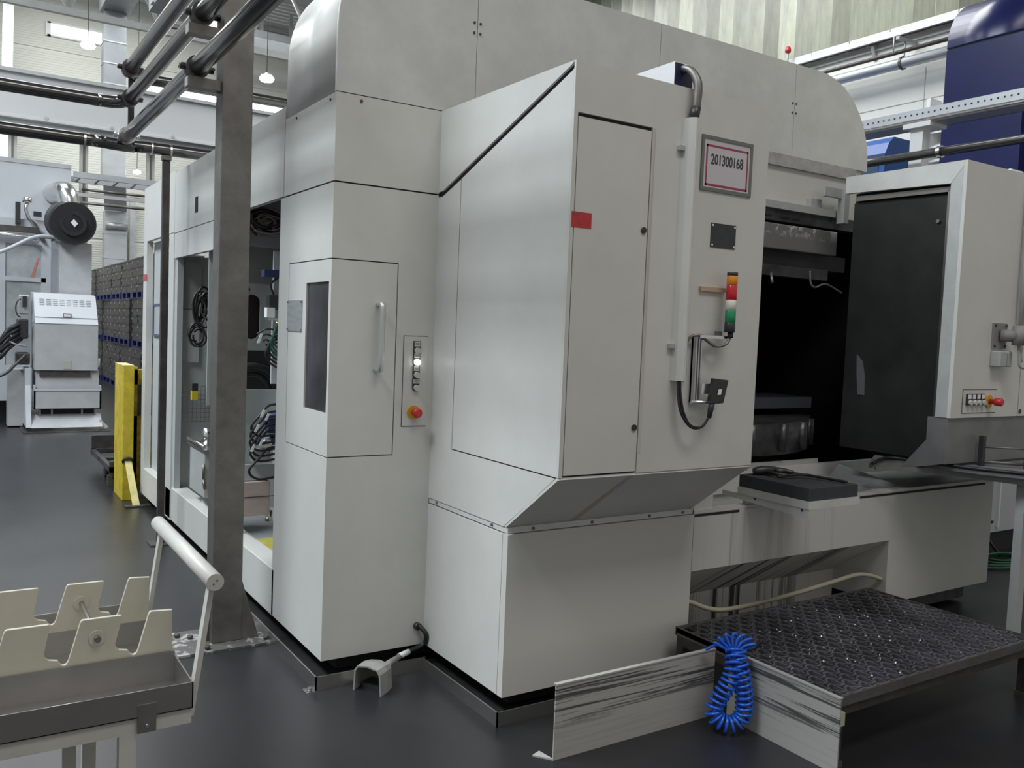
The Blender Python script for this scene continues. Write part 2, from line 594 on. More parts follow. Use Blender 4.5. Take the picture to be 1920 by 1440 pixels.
# white girder of the overhead crane, the columns that carry it
t = thing('crane_girder', 'long white box girder crossing the hall under the ribbed back wall', 'girder', (2, 15.2, 4.26))
B().box(-9, 9.5, 15.0, 15.5, 4.43, 5.05).obj('web', CHANNELW, t)
B().box(-9, 9.5, 14.94, 15.56, 5.05, 5.10).obj('top_flange', GREYPAINT, t)
B().box(-9, 9.5, 15.06, 15.4, 4.27, 4.43).obj('bottom_flange', GREYPAINT, t)
B().box(-9, 9.5, 14.97, 15.06, 4.40, 4.43).obj('bottom_lip', CHANNELW, t)
for k in range(5):
    bx('rail_clip', GREYPAINT, t, 0.3 + k * .9, 0.34 + k * .9, 14.96, 15.0, 4.43, 4.47)
for k, x in enumerate((0.75, 1.72, 2.70)):
    q = B().box(x, x + .035, 15.3, 15.44, 0, 4.27).box(x + .075, x + .11, 15.3, 15.44, 0, 4.27).box(x + .035, x + .075, 15.36, 15.38, 0, 4.27)
    o = q.obj('steel_column', mat('column_cream', (0.5, 0.49, 0.45), .5), None)
    tag(o, ('pale steel column under the girder, above the tall white cell',
            'pale steel column under the girder, beside the white cell edge',
            'pale steel column under the girder, behind the thin steel post')[k], 'column', 'columns under the white girder')

# roof truss in front of the back wall
t = thing('roof_truss', 'grey steel roof truss in front of the ribbed back wall', 'truss', (3, 20, 7.55))
B().box(-6, 12.5, 19.95, 20.07, 7.52, 7.66).obj('bottom_chord', GREYPAINT, t)
B().box(-6, 12.5, 19.95, 20.07, 9.1, 9.24).obj('top_chord', GREYPAINT, t)
for k in range(9):
    x = -5.0 + 1.75 * k
    for dx in (-.78, .78):
        B().cyl((x, 20, 7.66), (x + dx, 20, 9.1), .045, 6).obj('web_member', GREYPAINT, t)
t = thing('roof_beam', 'white roof beam above the round lamp beside the hood', 'beam', (8, 25.6, 9.4))
B().box(5.0, 12.9, 25.5, 25.62, 9.52, 9.62).obj('flange', WHITE, t)
B().box(5.0, 12.9, 25.54, 25.58, 9.40, 9.52).obj('web', GREYPAINT, t)
B().cyl((5.0, 25.45, 9.36), (12.9, 25.45, 9.36), .035, 6).obj('conduit', STEELDK, t)
t = thing('roof_cable_tray', 'grey cable tray under the roof deck, above the round lamp', 'cable tray', (8, 24, 9.0))
B().box(5.5, 12.9, 23.6, 24.4, 9.02, 9.06).obj('tray_floor', GALV, t)
B().box(5.5, 12.9, 23.57, 23.6, 9.02, 9.22).obj('tray_side', GALV, t)
for k in range(8):
    B().box(6.2 + k * .8, 6.28 + k * .8, 23.9, 24.0, 9.06, 9.95).obj('hanger', GALV, t)

# ventilation duct dropping down the back wall
t = thing('ventilation_duct', 'tall rectangular galvanised duct dropping down the back wall', 'duct', (3.3, 23, 2.8))
DUCT = mat('dull_duct_sheet', (.27, .285, .31), .5, .5, noise=.15, nscale=1.5)
B().box(2.99, 3.62, 20.6, 23.3, 8.72, 9.3).obj('header', DUCT, t)
dz = (7.02, 7.5, 8.0, 8.72)
for a, c in zip(dz, dz[1:]):
    B().box(3.06, 3.55, 23, 23.4, a + .01, c).obj('duct_section', DUCT, t)
    B().box(3.05, 3.56, 22.99, 23.41, a, a + .03).obj('flange', GALV, t)
B().box(3.07, 3.57, 23, 23.4, 4.86, 7.0).obj('duct_section', GALV, t)
B().slab((3.07, 23, 4.84), (3.57, 23, 4.84), (3.96, 25.25, 4.30), (3.42, 25.25, 4.30), (0, .02, .35)).obj('offset_section', GALV, t)
for a, c in ((3.72, 4.30), (3.07, 3.70), (2.36, 3.05)):
    B().box(3.44, 3.98, 25.3, 25.7, a, c).obj('duct_section', GALV, t)
    B().box(3.43, 3.99, 25.29, 25.71, a - .02, a + .02).obj('flange', GALV, t)
B().cyl((3.44, 25.22, 3.91), (3.98, 25.22, 3.91), .09, 14).obj('roller_flange', GALV, t)
t = thing('wall_riser', 'pale riser channel on the back wall beside the duct', 'riser', (4.2, 25.8, 0))
bx('riser_channel', GALV, t, 4.12, 4.26, 25.75, 25.9, 0, 4.7)
t = thing('exhaust_stub', 'short bright vertical pipe stub above the grey crates', 'pipe', (2.86, 23.6, 2.5))
B().cyl((2.86, 23.6, 0), (2.86, 23.6, 3.1), .06, 12).obj('stub', CHROME, t)
B().tube(spline([(2.5, 23.6, 2.55), (2.68, 23.6, 2.68), (2.86, 23.6, 2.65)]), .07, 10).obj('elbow', WHITE, t)

# hanging high bay lamps
for nm, p, r, lab in (('pendant_lamp', (2.13, 18.0, 6.47), .13, 'glowing round pendant lamp in front of the bright wall window'),
                      ('pendant_lamp', (5.42, 18.0, 6.49), .15, 'glowing round pendant lamp between the steel post and the hood'),
                      ('pendant_lamp', (3.99, 24.0, 5.2), .10, 'small distant round pendant lamp below the white girder')):
    o = thing(nm, lab, 'lamp', p, 'hanging hall lamps')
    B().tube([(p[0], p[1], p[2] + r * .3), (p[0], p[1], p[2] - r * .1), (p[0], p[1], p[2] - r * .45), (p[0], p[1], p[2] - r * .6)],
             [r * .75, r * 1.0, r * .8, r * .2], 20).obj('glowing_dome', LAMPGLOW, o)
    B().tube([(p[0], p[1], p[2] + r * .32), (p[0], p[1], p[2] + r * .5), (p[0], p[1], p[2] + r * .7)], [r * .75, r * .35, r * .15], 16).obj('lamp_housing', WHITE, o)
    B().cyl((p[0], p[1], p[2] + r * .7), (p[0], p[1], HZ), .007, 5).obj('suspension_cable', STEELDK, o)
# white portal frame at the left edge
t = thing('portal_frame', 'white steel portal leg running up the back wall', 'frame', (1.2, 25, 0))
B().slab((0.95, 25, 0), (1.18, 25, 0), (1.34, 25, 9.9), (1.1, 25, 9.9), (0, .3, 0)).obj('leg', WHITE, t)
B().cyl((0.82, 24.9, 0), (0.9, 24.9, 9.9), .06, 8).obj('riser_pipe', GREYPAINT, t)

# ------------------------------------------------------------------ the big machine
M = thing('machining_center', 'big white machining centre with a tall hood, a left tower and a black work area', 'machine', (1.36, 3.54, 0))
XT, YT, XB, YB, YC, XR = 1.358, 3.537, 1.855, 2.853, 2.535, 4.331
PW, BV = PAINT, 0.003
# tower: lower shell round the corner door
q = B()
q.box(XT, XB, YT, 4.235, .09, .978)
q.box(1.668, XB, YT, 4.235, .978, 1.832)
q.box(XT, 1.668, 4.086, 4.235, .978, 1.832)
q.box(XT, XB, YT, 4.235, 1.832, 2.149)
q.obj('tower_shell', PW, M)
bx('door_shadow_gap', GAP, M, XT + .02, 1.668, YT + .02, 4.086, .978, 1.832)
bx('tower_seam', GAP, M, XT + .006, XB, YT + .006, 4.2, 2.149, 2.156)
bx('tower_upper_panel', PW, M, XT, XB, YT, 4.19, 2.156, 2.522)
# corner door: two leaves folded round the corner, with a tall smoked pane
q = B()
q.box(XT, XT + .02, 3.842, 4.081, .983, 1.827)
q.box(XT, XT + .02, YT + .02, 3.562, .983, 1.827)
q.box(XT, XT + .02, 3.562, 3.842, 1.733, 1.827)
q.box(XT, XT + .02, 3.562, 3.842, .983, 1.168)
q.box(XT, 1.663, YT, YT + .02, .983, 1.827)
door = q.obj('corner_door', PW, M)
bx('pane', GLASSDK, door, XT + .008, XT + .014, 3.56, 3.844, 1.166, 1.735)
B().tube(spline([(1.575, YT, 1.645), (1.575, YT - .03, 1.645), (1.575, YT - .05, 1.63), (1.575, YT - .052, 1.5), (1.573, YT - .05, 1.375), (1.573, YT - .03, 1.36), (1.573, YT, 1.36)], 5), .0125, 10).obj('door_handle', ALU, door)
q = B().box(XT - .004, XT, 3.885, 4.088, 1.512, 1.655)
o = q.obj('engraved_plate', mat('plate_grey', (0.42, 0.43, 0.43), .35, .5, noise=.2, nscale=30, stretch=(1, .3, 2)), M)
for y in (3.893, 4.08):
    for z in (1.52, 1.647):
        B().cyl((XT - .004, y, z), (XT - .007, y, z), .004, 8).obj('screw', STEELDK, o)
# push button plate
bp = B().box(1.706, 1.826, YT - .0015, YT, 1.108, 1.512).obj('button_plate', PW, M)
q = B()
for d in ((1.703, 1.706, YT - .002, YT, 1.105, 1.515), (1.706, 1.826, YT - .002, YT, 1.512, 1.5145), (1.706, 1.826, YT - .002, YT, 1.105, 1.108)):
    q.box(*d)
q.obj('plate_outline', STEELDK, M)
for i, z in enumerate((1.448, 1.396, 1.338, 1.281)):
    x = 1.768
    k = B().prism([(x - .0165, z), (x - .0165, z + .043), (x + .0165, z + .043), (x + .0165, z)] + arc(x, z, .0165, .0165, 0, -180, 8)[1:-1], 'y', YT - .008, YT).obj('push_button', BLACKPL, M)
    B().cyl((x, YT - .008, z), (x, YT - .022, z), .0135, 16).obj('button_cap', BUTTONLIT if i == 1 else BUTTON, k)
    q = B().box(x - .013, x + .013, YT - .0095, YT - .008, z + .019, z + .040)
    q.mi = 1
    for d in (.025, .029, .033):
        q.box(x - .009, x + .009, YT - .0100, YT - .0095, z + d, z + d + .0012)
    q.obj('legend_plate', (BUTTON, STEELDK), k)
e = B().cyl((1.762, YT, 1.170), (1.762, YT - .008, 1.170), .031, 24).obj('emergency_stop', mat('stop_yellow', (.62, .33, .015), .4), M)
B().tube([(1.762, YT - .008, 1.17), (1.762, YT - .03, 1.17), (1.762, YT - .032, 1.17), (1.762, YT - .05, 1.17), (1.762, YT - .056, 1.17)], [.012, .012, .021, .022, .015], 20).obj('stop_mushroom', RED, e)
# hood: thin front sheets with round ends over a rolled shell
TOPZ = 3.188
hood_l = [(XT + .285 - .285 * math.cos(a), 2.795 + (TOPZ - 2.795) * math.sin(a)) for a in [math.pi / 2 * i / 12 for i in range(13)]]
hood_r = [(4.912 - .5 + .5 * math.sin(a), TOPZ - .5 + .5 * math.cos(a)) for a in [math.pi / 2 * i / 12 for i in range(13)]]
segs = [(XT, 2.022), (2.025, 3.127), (3.130, 4.192), (4.195, 4.912)]
for i, (a, c) in enumerate(segs):
    zb = 2.526 if i < 1 else 2.655
    if i == 0:
        pts = [(a, zb)] + hood_l + [(c, TOPZ), (c, zb)]
    elif i == 3:
        pts = [(a, zb), (a, TOPZ)] + hood_r + [(c, zb)]
    else:
        pts = [(a, zb), (a, TOPZ), (c, TOPZ), (c, zb)]
    if i == 1:
        pts = [(a, 2.50), (a, TOPZ), (c, TOPZ), (c, 2.655), (2.86, 2.655), (2.86, 2.50)]
    h = B().prism(pts, 'y', YT, YT + .018).obj('hood_panel', PAINT2, M)
    if i < 3:
        q = B()
        for z in ((2.945, 2.90) if i == 0 else (2.90, 2.90) if i == 1 else (2.96, 2.905)):
            for s in (-.016, .016):
                q.cyl((c + s, YT, z), (c + s, YT - .004, z), .006, 8)
        q.obj('rivet', STEELDK, h)
shell = [(XT + .004, 2.526)] + [(x + .004, z - .004) for x, z in hood_l] + [(x - .03, z - .004) for x, z in hood_r] + [(4.88, 2.3)] + [(2.9, 2.3), (2.9, 2.526)]
q = B().prism(shell, 'y', YT + .018, 4.19)
for f in q.bm.faces:
    f.smooth = len(f.verts) == 4
q.obj('hood_shell', PW, M)
bx('hood_seam', GAP, M, XT + .004, XB, YT + .004, 4.18, 2.5215, 2.5265)
for y in (3.6, 4.03):
    B().cyl((XT + .001, y, 2.50), (XT - .004, y, 2.50), .006, 8).obj('rivet', STEELDK, M)
B().cyl((1.47, YT, 2.50), (1.47, YT - .004, 2.50), .007, 8).obj('rivet', STEELDK, M)
# control cabinet in front of the tower
core = B().prism([(3.537, .775), (2.885, .775), (2.545, 1.025), (2.545, 2.508), (3.537, 2.518)], 'x', XB + .010, 2.855)
core.obj('cabinet_core', GAP, M)
T = .010
q = B()
q.prism([(3.537, 2.163), (3.498, 2.166), (2.562, 2.503), (2.5455, 2.513), (2.5455, 2.5155), (3.537, 2.523)], 'x', XB, XB + T)
q.prism([(3.537, .775), (2.885, .776), (2.556, 1.0215), (3.337, 1.0215), (3.337, 2.196), (3.500, 2.140), (3.537, 2.140)], 'x', XB, XB + T)
q.obj('cabinet_side_sheet', PW, M)
B().prism([(3.332, 1.0275), (YC + T + .0005, 1.0275), (YC + T + .0005, 2.488), (2.556, 2.481), (3.332, 2.199)], 'x', XB, XB + T).obj('cabinet_side_panel', PW, M)
q = B()
q.box(XB, 2.863, YC, YC + T, 2.337, 2.515)
q.box(2.2245, 2.863, YC, YC + T, 1.0275, 2.337)
q.box(XB, 1.8725, YC, YC + T, 1.0275, 2.337)
q.obj('cabinet_front_sheet', PW, M)
cdoor = B().box(1.8765, 2.2195, YC, YC + T, 1.0345, 2.323).obj('cabinet_door', PW, M)
for z in (1.951, 1.203):
    l = B().cyl((2.201, YC, z), (2.201, YC - .006, z), .012, 16).obj('door_lock', BLACKPL, cdoor)
rust = streaked('rust_stain', (0.56, 0.54, 0.50), (0.30, 0.20, 0.11), 0.42, 60, .5, amount=.8, soft=.3)
B().box(2.2245, 2.240, YC - .0008, YC, 1.10, 2.335).obj('rust_stain', rust, M)
B().slab((XB, YC, 1.0195), (2.863, YC, 1.0195), (2.863, 2.872, .775), (XB, 2.872, .775), (0, .008, .008)).obj('cabinet_chamfer', PW, M)
chs = streaked('chamfer_stain', (0.57, 0.55, 0.5), (0.36, 0.28, 0.18), 0.40, 22, .4, amount=.7, soft=.3)
B().slab((2.195, YC - .001, 1.0185), (2.225, YC - .001, 1.0185), (2.20, 2.872, .7738), (2.165, 2.872, .7738), (0, .001, .001)).obj('rust_stain', chs, M)
fl = B().box(XB + .004, 2.863, 2.862, 3.537, .752, .776).obj('cabinet_foot_flange', PAINT2, M)
for x in (1.98, 2.28, 2.60, 2.80):
    B().cyl((x, 2.862, .764), (x, 2.857, .764), .0065, 10).obj('screw', STEEL, fl)
for y in (2.98, 3.46):
    B().cyl((XB + .004, y, .764), (XB - .001, y, .764), .0065, 10).obj('screw', STEEL, fl)
bx('cabinet_end_sheet', PW, M, 2.853, 2.863, YC + T, 3.53, 1.0, 2.512)
B().prism([(3.53, .775), (2.872, .775), (YC, 1.02), (3.53, 1.02)], 'x', 2.855, 2.863).obj('cabinet_end_gusset', PW, M)
# round conduit cover on the front with its cable elbow and junction box on the roof
c = B().prism([(2.375, YC), (2.378, YC - .03)] + [(2.378 + .05 * t, YC - .03 - .022 * math.sin(math.pi * t)) for t in (.2, .4, .6, .8)] + [(2.428, YC - .03), (2.43, YC)], 'z', 1.385, 2.395)
c = c.obj('cable_duct', PW, M)
for z in (1.52, 2.28):
    B().box(2.352, 2.380, YC - .018, YC, z - .009, z + .009).obj('duct_clip', GREYPAINT, c)
B().tube(spline([(2.405, YC - .025, 2.385), (2.412, YC - .032, 2.46), (2.415, YC - .028, 2.53), (2.408, YC + .01, 2.585), (2.40, YC + .06, 2.60)], 5), .017, 12).obj('conduit_elbow', STEEL, c)
B().cyl((2.405, YC - .025, 2.385), (2.410, YC - .03, 2.44), .020, 12).obj('conduit_collar', BLACKPL, c)
bx('roof_junction_box', WHITE, M, 2.36, 2.45, 2.58, 3.0, 2.515, 2.62)
bx('junction_box_end', mat('blue_black_cap', (.012, .012, .05), .4), M, 2.36, 2.45, 2.575, 2.58, 2.52, 2.615)
# stickers and plates
rs = B().box(1.863, 1.953, YC - .0012, YC, 1.932, 1.988)
rs.mi = 1
for x, z, a, c2 in ((1.866, 1.974, .030, .010), (1.893, 1.955, .014, .002), (1.893, 1.947, .002, .01), (1.893, 1.944, .014, .002), (1.905, 1.944, .002, .012), (1.913, 1.95, .012, .002), (1.928, 1.958, .012, .002), (1.928, 1.944, .012, .002), (1.938, 1.944, .002, .014)):
    rs.box(x, x + a, YC - .0016, YC - .0012, z, z + c2)
rs.obj('red_sticker', (mat('sticker_red', (.52, .035, .04), .45), mat('sticker_mark', (.33, .05, .06), .5)), M)
pl = B().box(2.553, 2.693, YC - .003, YC, 1.920, 2.016).obj('type_plate', mat('plate_black', (.035, .04, .04), .4, noise=.3, nscale=30), M)
for x in (2.561, 2.685):
    for z in (1.929, 2.007):
        B().cyl((x, YC - .003, z), (x, YC - .005, z), .0045, 10).obj('screw', PAPER, pl)

# base below the cabinet and the long front beam with its recess
bx('base_side_panel', PW, M, XB, 2.85, 2.8925, YT, .09, .746)
bx('base_front_panel', BASEPAINT, M, XB, 2.863, YB, 2.8895, .09, .749)
bx('base_seam', GAP, M, XB + .006, 2.85, 2.8895, 2.8925, .095, .744)
B().box(2.866, 4.364, YB, 2.90, .485, .751).obj('front_beam', FRONTRUNS, M)
B().slab((2.866, YB, .485), (4.364, YB, .485), (4.364, 3.2, .24), (2.866, 3.2, .24), (0, .01, .014)).obj('beam_chamfer', RECESSRUNS, M)
bx('recess_wall', RECESSRUNS, M, 2.866, 4.364, 3.2, 3.22, .02, .25)
q = B()
q.box(4.364, 5.40, YB, 3.5, .125, .751)
q.obj('right_base_box', PW, M, BV)
B().prism([(2.94, .02), (2.94, .125), (3.4, .125), (3.4, .02)], 'x', 4.75, 5.3).obj('machine_foot', OILY2, M, BV)
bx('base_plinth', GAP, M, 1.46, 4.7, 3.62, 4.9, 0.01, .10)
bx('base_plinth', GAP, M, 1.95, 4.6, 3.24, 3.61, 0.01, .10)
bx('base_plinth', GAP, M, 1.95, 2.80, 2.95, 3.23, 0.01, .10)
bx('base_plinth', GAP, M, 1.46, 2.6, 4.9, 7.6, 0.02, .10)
# coolant basin behind the front beam
q = B()
q.box(2.866, 5.40, YB, 2.895, .752, .768)
q.box(2.866, 5.40, 3.38, 3.42, .70, .83)
q.obj('basin_rim', PAINT2, M)
for xa, xb in ((2.868, 3.16), (3.56, 5.30)):
    bx('rim_gap', GAP, M, xa, xb, YB - .0015, YB, .738, .750)
bx('basin_floor', GREYPAINT, M, 2.87, 5.38, 2.9, 3.4, .64, .66)
B().slab((4.42, 2.9, .66), (4.42, 3.4, .66), (4.6, 3.4, .82), (4.52, 2.9, .762), (.006, 0, .004)).obj('basin_divider', GREYPAINT, M)
bx('basin_splash_plate', GREYPAINT, M, 2.9, 4.42, 3.395, 3.405, .66, .86)
q = B().box(2.866, 2.985, 2.858, 2.862, .752, .86)
q.obj('hook_plate', PW, M)

# right cabinet beside the work area, open towards it
q = B()
q.box(XR, 4.982, YC, YC + .02, 1.196, 2.512)
q.box(XR + .031, 5.75, YC + .021, 3.25, 2.492, 2.511)
q.obj('right_cabinet_front', PW, M)
rp = bx('right_cabinet_panel', PW, M, 4.990, 5.75, YC, YC + .02, 1.196, 2.500)
B().cyl((5.008, YC, 1.222), (5.008, YC - .005, 1.222), .012, 14).obj('door_lock', BLACKPL, rp)
bx('right_cabinet_floor', GREYPAINT, M, XR + .08, 5.7, YC + .02, 3.2, 1.196, 1.206)
fr = STAINLESS
B().prism([(YC + .0205, 1.196), (YC + .0205, 2.482), (2.618, 2.40), (2.618, 1.196)], 'x', XR, XR + .03).obj('jamb_strip', mat('jamb_sheet', (.62, .63, .62), .32, .35, noise=.1, nscale=9), M)
B().prism([(YC + .0205, 2.512), (3.25, 2.512), (3.25, 2.418), (2.619, 2.4025), (YC + .0205, 2.4845)], 'x', XR, XR + .03).obj('lintel_strip', PAINT2, M)
B().prism([(2.626, .95), (2.626, 2.392), (2.648, 2.372), (2.648, .98)], 'x', XR + .028, XR + .05).obj('seal_strip', CHROME, M)
B().prism([(2.626, 2.392), (3.2, 2.40), (3.2, 2.372), (2.648, 2.366)], 'x', XR + .028, XR + .05).obj('seal_strip', STAINLESS, M)
bx('seal_backing', GAP, M, XR + .06, XR + .075, 2.60, 3.22, .97, 2.42)
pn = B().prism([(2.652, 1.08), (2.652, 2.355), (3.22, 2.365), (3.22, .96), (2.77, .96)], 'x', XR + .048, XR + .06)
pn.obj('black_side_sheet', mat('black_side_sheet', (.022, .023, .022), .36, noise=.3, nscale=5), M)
B().cyl((XR + .048, 2.70, 2.22), (XR + .036, 2.70, 2.22), .010, 10).obj('sheet_bolt', STEEL, M)
B().prism([(2.5605, .955), (2.5605, 1.193), (2.66, 1.193), (2.66, 1.07), (2.80, .90), (2.78, .90)], 'x', XR + .004, XR + .02).obj('skirt_side_sheet', mat('skirt_grey', (.22, .22, .22), .45, .3, noise=.15, nscale=6), M)
bx('skirt_front_sheet', MATS['skirt_grey'], M, XR + .004, 5.7, 2.548, 2.56, .955, 1.193)
# things on the right cabinet front
rbp = bx('button_plate', PW, M, 4.432, 4.752, YC - .002, YC, 1.222, 1.342)
q = B()
for d in ((4.429, 4.432, YC - .0025, YC, 1.219, 1.345), (4.429, 4.752, YC - .0025, YC, 1.342, 1.345), (4.429, 4.752, YC - .0025, YC, 1.219, 1.2215)):
    q.box(*d)
q.obj('plate_outline', STEELDK, M)
for i in range(4):
    x = 4.478 + i * .043
    k = bx('push_button', BLACKPL, M, x - .018, x + .018, YC - .012, YC - .002, 1.262, 1.322)
    B().cyl((x, YC - .012, 1.277), (x, YC - .026, 1.277), .0135, 14).obj('button_cap', BUTTON, k)
    bx('legend_plate', PAPER, k, x - .014, x + .014, YC - .0135, YC - .012, 1.296, 1.318)
e = B().cyl((4.672, YC - .002, 1.282), (4.672, YC - .012, 1.282), .034, 24).obj('emergency_stop', MATS['stop_yellow'], M)
B().tube([(4.672, YC - .01, 1.282), (4.672, YC - .04, 1.282), (4.672, YC - .042, 1.282), (4.672, YC - .075, 1.282), (4.672, YC - .082, 1.282)], [.013, .013, .021, .022, .014], 18).obj('stop_mushroom', RED, e)
hb = bx('swivel_bracket', mat('cast_grey', (.24, .23, .225), .55), M, 4.665, 4.795, YC - .012, YC, 1.565, 1.70)
for x in (4.678, 4.782):
    for z in (1.578, 1.688):
        B().cyl((x, YC - .012, z), (x, YC - .018, z), .007, 8).obj('bolt', STEELDK, hb)
B().cyl((4.73, YC - .012, 1.635), (4.765, YC - .075, 1.635), .033, 16).obj('swivel_arm', MATS['cast_grey'], hb)
B().cyl((4.775, YC - .09, 1.585), (4.775, YC - .09, 1.69), .036, 14).obj('swivel_collar', MATS['cast_grey'], hb)
B().tube(spline([(4.775, YC - .09, 1.60), (4.79, YC - .09, 1.55), (4.81, YC - .09, 1.50)]), .009, 8).obj('cable_end', BEIGE, hb)
B().tube(spline([(4.77, YC - .09, 1.60), (4.785, YC - .09, 1.53), (4.80, YC - .09, 1.475), (4.84, YC - .10, 1.465)]), .008, 8).obj('cable_end', GREYPAINT, hb)
for x0, x1 in ((4.665, 4.735), (4.742, 4.785)):
    bx('socket_box', GREYPAINT, M, x0, x1, YC - .055, YC, 1.468, 1.552, bevel=.006)
B().cyl((4.895, YC - .03, 1.70), (4.895, YC - .03, 2.47), .014, 10).obj('riser_conduit', PAINT2, M)
bx('conduit_cover', PW, M, 4.88, 4.965, YC - .05, YC, 1.64, 1.69)
bx('conduit_cover', PW, M, 4.905, 4.965, YC - .05, YC, 1.70, 2.46)
bx('roof_cover', WHITE, M, 4.86, 4.99, 2.6, 2.72, 2.513, 2.545)

# work area: dark enclosure, cross rail, turntable
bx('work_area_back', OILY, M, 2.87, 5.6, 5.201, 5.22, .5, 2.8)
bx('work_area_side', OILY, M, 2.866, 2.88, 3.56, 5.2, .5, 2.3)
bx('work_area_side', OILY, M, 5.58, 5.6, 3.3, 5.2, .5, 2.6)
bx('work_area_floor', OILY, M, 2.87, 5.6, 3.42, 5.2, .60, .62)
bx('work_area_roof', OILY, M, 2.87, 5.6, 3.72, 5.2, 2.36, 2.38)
bx('column_guide', OILY2, M, 3.95, 4.08, 5.0, 5.2, .9, 2.1)
bx('column_guide', OILY2, M, 4.55, 4.60, 5.0, 5.2, .9, 2.1)
q = B()
q.box(2.87, 4.80, YT - .004, YT + .03, 2.585, 2.653)
q.box(2.87, 4.80, YT + .03, 3.60, 2.575, 2.585)
q.obj('hood_lower_channel', mat('channel_grey', (.40, .39, .37), .5, noise=.25, nscale=9), M)
bx('upper_back_sheet', PAINT2, M, 2.87, 4.86, 3.70, 3.72, 2.36, 2.60)
q = B()
q.box(2.87, 4.70, 3.50, 3.70, 2.352, 2.372)
q.box(2.87, 4.70, 3.50, 3.52, 2.33, 2.352)
q.obj('rail_ledge', GREYPAINT, M)
bx('rail_beam', OILY2, M, 2.87, 4.85, 3.52, 3.70, 2.262, 2.335)
for x0, x1 in ((4.0, 4.13), (4.2, 4.38)):
    bx('rail_slot', GAP, M, x0 - .1, x1 - .1, 3.515, 3.521, 2.285, 2.297)
B().box(2.87, 4.56, 3.46, 3.70, 2.09, 2.235).obj('cross_beam', PEELED, M, .006)
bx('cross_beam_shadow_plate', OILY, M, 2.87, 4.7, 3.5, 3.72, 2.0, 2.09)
q = B().prism([(4.03, 2.372), (4.03, 2.46), (4.10, 2.372)], 'y', 3.58, 3.60)
q.prism([(4.13, 2.372), (4.15, 2.46), (4.19, 2.372)], 'y', 3.56, 3.58)
q.obj('rail_bracket', PAINT2, M)
q = B().box(4.37, 4.47, 3.52, 3.60, 2.372, 2.43).box(4.42, 4.62, 3.46, 3.48, 2.44, 2.50).box(4.58, 4.63, 3.44, 3.49, 2.29, 2.50)
q.obj('end_stop', GREYPAINT, M, .003)
B().tube(spline([(4.12, 3.58, 2.39), (4.15, 3.57, 2.44), (4.19, 3.57, 2.44), (4.20, 3.58, 2.39)]), .006, 6).obj('cable_loop', BLACK, M)
bx('nozzle_bar', OILY2, M, 2.87, 4.36, 3.36, 3.42, 1.925, 1.985)
for x in (3.68, 3.87):
    B().cyl((x, 3.36, 1.935), (x - .02, 3.33, 1.88), .008, 8).obj('coolant_nozzle', STEEL, M)
B().tube(spline([(4.20, 3.36, 1.97), (4.20, 3.35, 1.90), (4.23, 3.34, 1.878), (4.31, 3.33, 1.90), (4.42, 3.30, 1.855)]), .006, 8).obj('coolant_pipe', STEEL, M)
tt = B().cyl((3.95, 4.35, .90), (3.95, 4.35, 1.085), .98, 64).obj('turntable', OILY2, M)
for k in range(12):
    a = math.radians(180 + 15 * k + 7)
    p = (3.95 + .975 * math.cos(a), 4.35 + .975 * math.sin(a))
    B().cyl((p[0], p[1], .92), (p[0], p[1], 1.082), .035, 10).obj('clamp_lug', OILY2, tt)
B().tube([(3.75, 4.1, 1.085), (3.75, 4.1, 1.17), (3.75, 4.1, 1.18)], [.55, .55, .5], 48).obj('fixture_ring', mat('ring_steel', (.34, .32, .30), .28, .9), tt)
B().tube([(3.75, 3.95, 1.18), (3.75, 3.95, 1.20), (3.75, 3.95, 1.23)], [.10, .075, .07], 20).obj('hub', GOLD, tt)
bx('fixture_arm', mat('dark_blue_steel', (.06, .062, .085), .4), M, 4.10, 4.78, 3.75, 4.1, 1.13, 1.20)
B().prism([(3.075, 1.27), (3.12, 1.27), (3.135, 1.40), (3.14, 1.50), (3.10, 1.46), (3.08, 1.38)], 'x', XR + .044, XR + .048).obj('access_port', mat('port_grey', (.10, .10, .105), .5), M)

# left wing: open bays
bx('wing_header', PW, M, XT, XT + .03, 4.2, 6.625, 2.158, 2.585)
bx('wing_header_far', PW, M, XT, XT + .03, 6.630, 7.79, 2.165, 2.60)
bx('wing_header_lower', PW, M, XT, XT + .03, 5.03, 6.62, 1.978, 2.152)
bx('wing_roof', PAINT2, M, XT + .03, 2.9, 4.19, 7.79, 2.56, 2.575)
bx('header_slot', GAP, M, XT - .003, XT, 5.935, 6.005, 2.245, 2.345)
bx('wing_sill', PW, M, XT, XT + .11, 4.21, 6.60, .085, .322, bevel=.004)
bx('wing_sill_far', PW, M, XT, XT + .11, 6.63, 7.80, .075, .30, bevel=.004)
bx('bay_jamb', PW, M, XT + .02, XT + .06, 4.18, 4.235, .09, 2.15)
bx('bay_stud', PW, M, XT + .02, XT + .05, 5.02, 5.09, .32, 2.15)
bx('bay_post', PW, M, XT, XT + .05, 6.635, 6.80, .09, 2.16)
bx('bay_post', INNER, M, XT + .01, XT + .05, 6.55, 6.63, .32, 1.98)
bx('far_corner_post', PW, M, XT, XT + .05, 7.66, 7.80, .30, 2.165)
bx('post_tape', RED, M, XT - .002, XT, 7.655, 7.80, 1.845, 1.90)
bp3 = bx('recessed_panel', INNER, M, XT + .06, XT + .08, 6.78, 7.68, .30, 2.16)
q = B()
for d in ((7.06, 7.09, 1.40, 1.66), (7.60, 7.63, 1.40, 1.66), (7.09, 7.6, 1.40, 1.415), (7.09, 7.6, 1.645, 1.66)):
    q.box(XT + .045, XT + .062, *d)
q.obj('window_frame', mat('slate_blue', (.10, .10, .17), .5), bp3)
bx('pane', mat('pale_pane', (.42, .44, .46), .3), bp3, XT + .052, XT + .056, 7.09, 7.6, 1.415, 1.645)
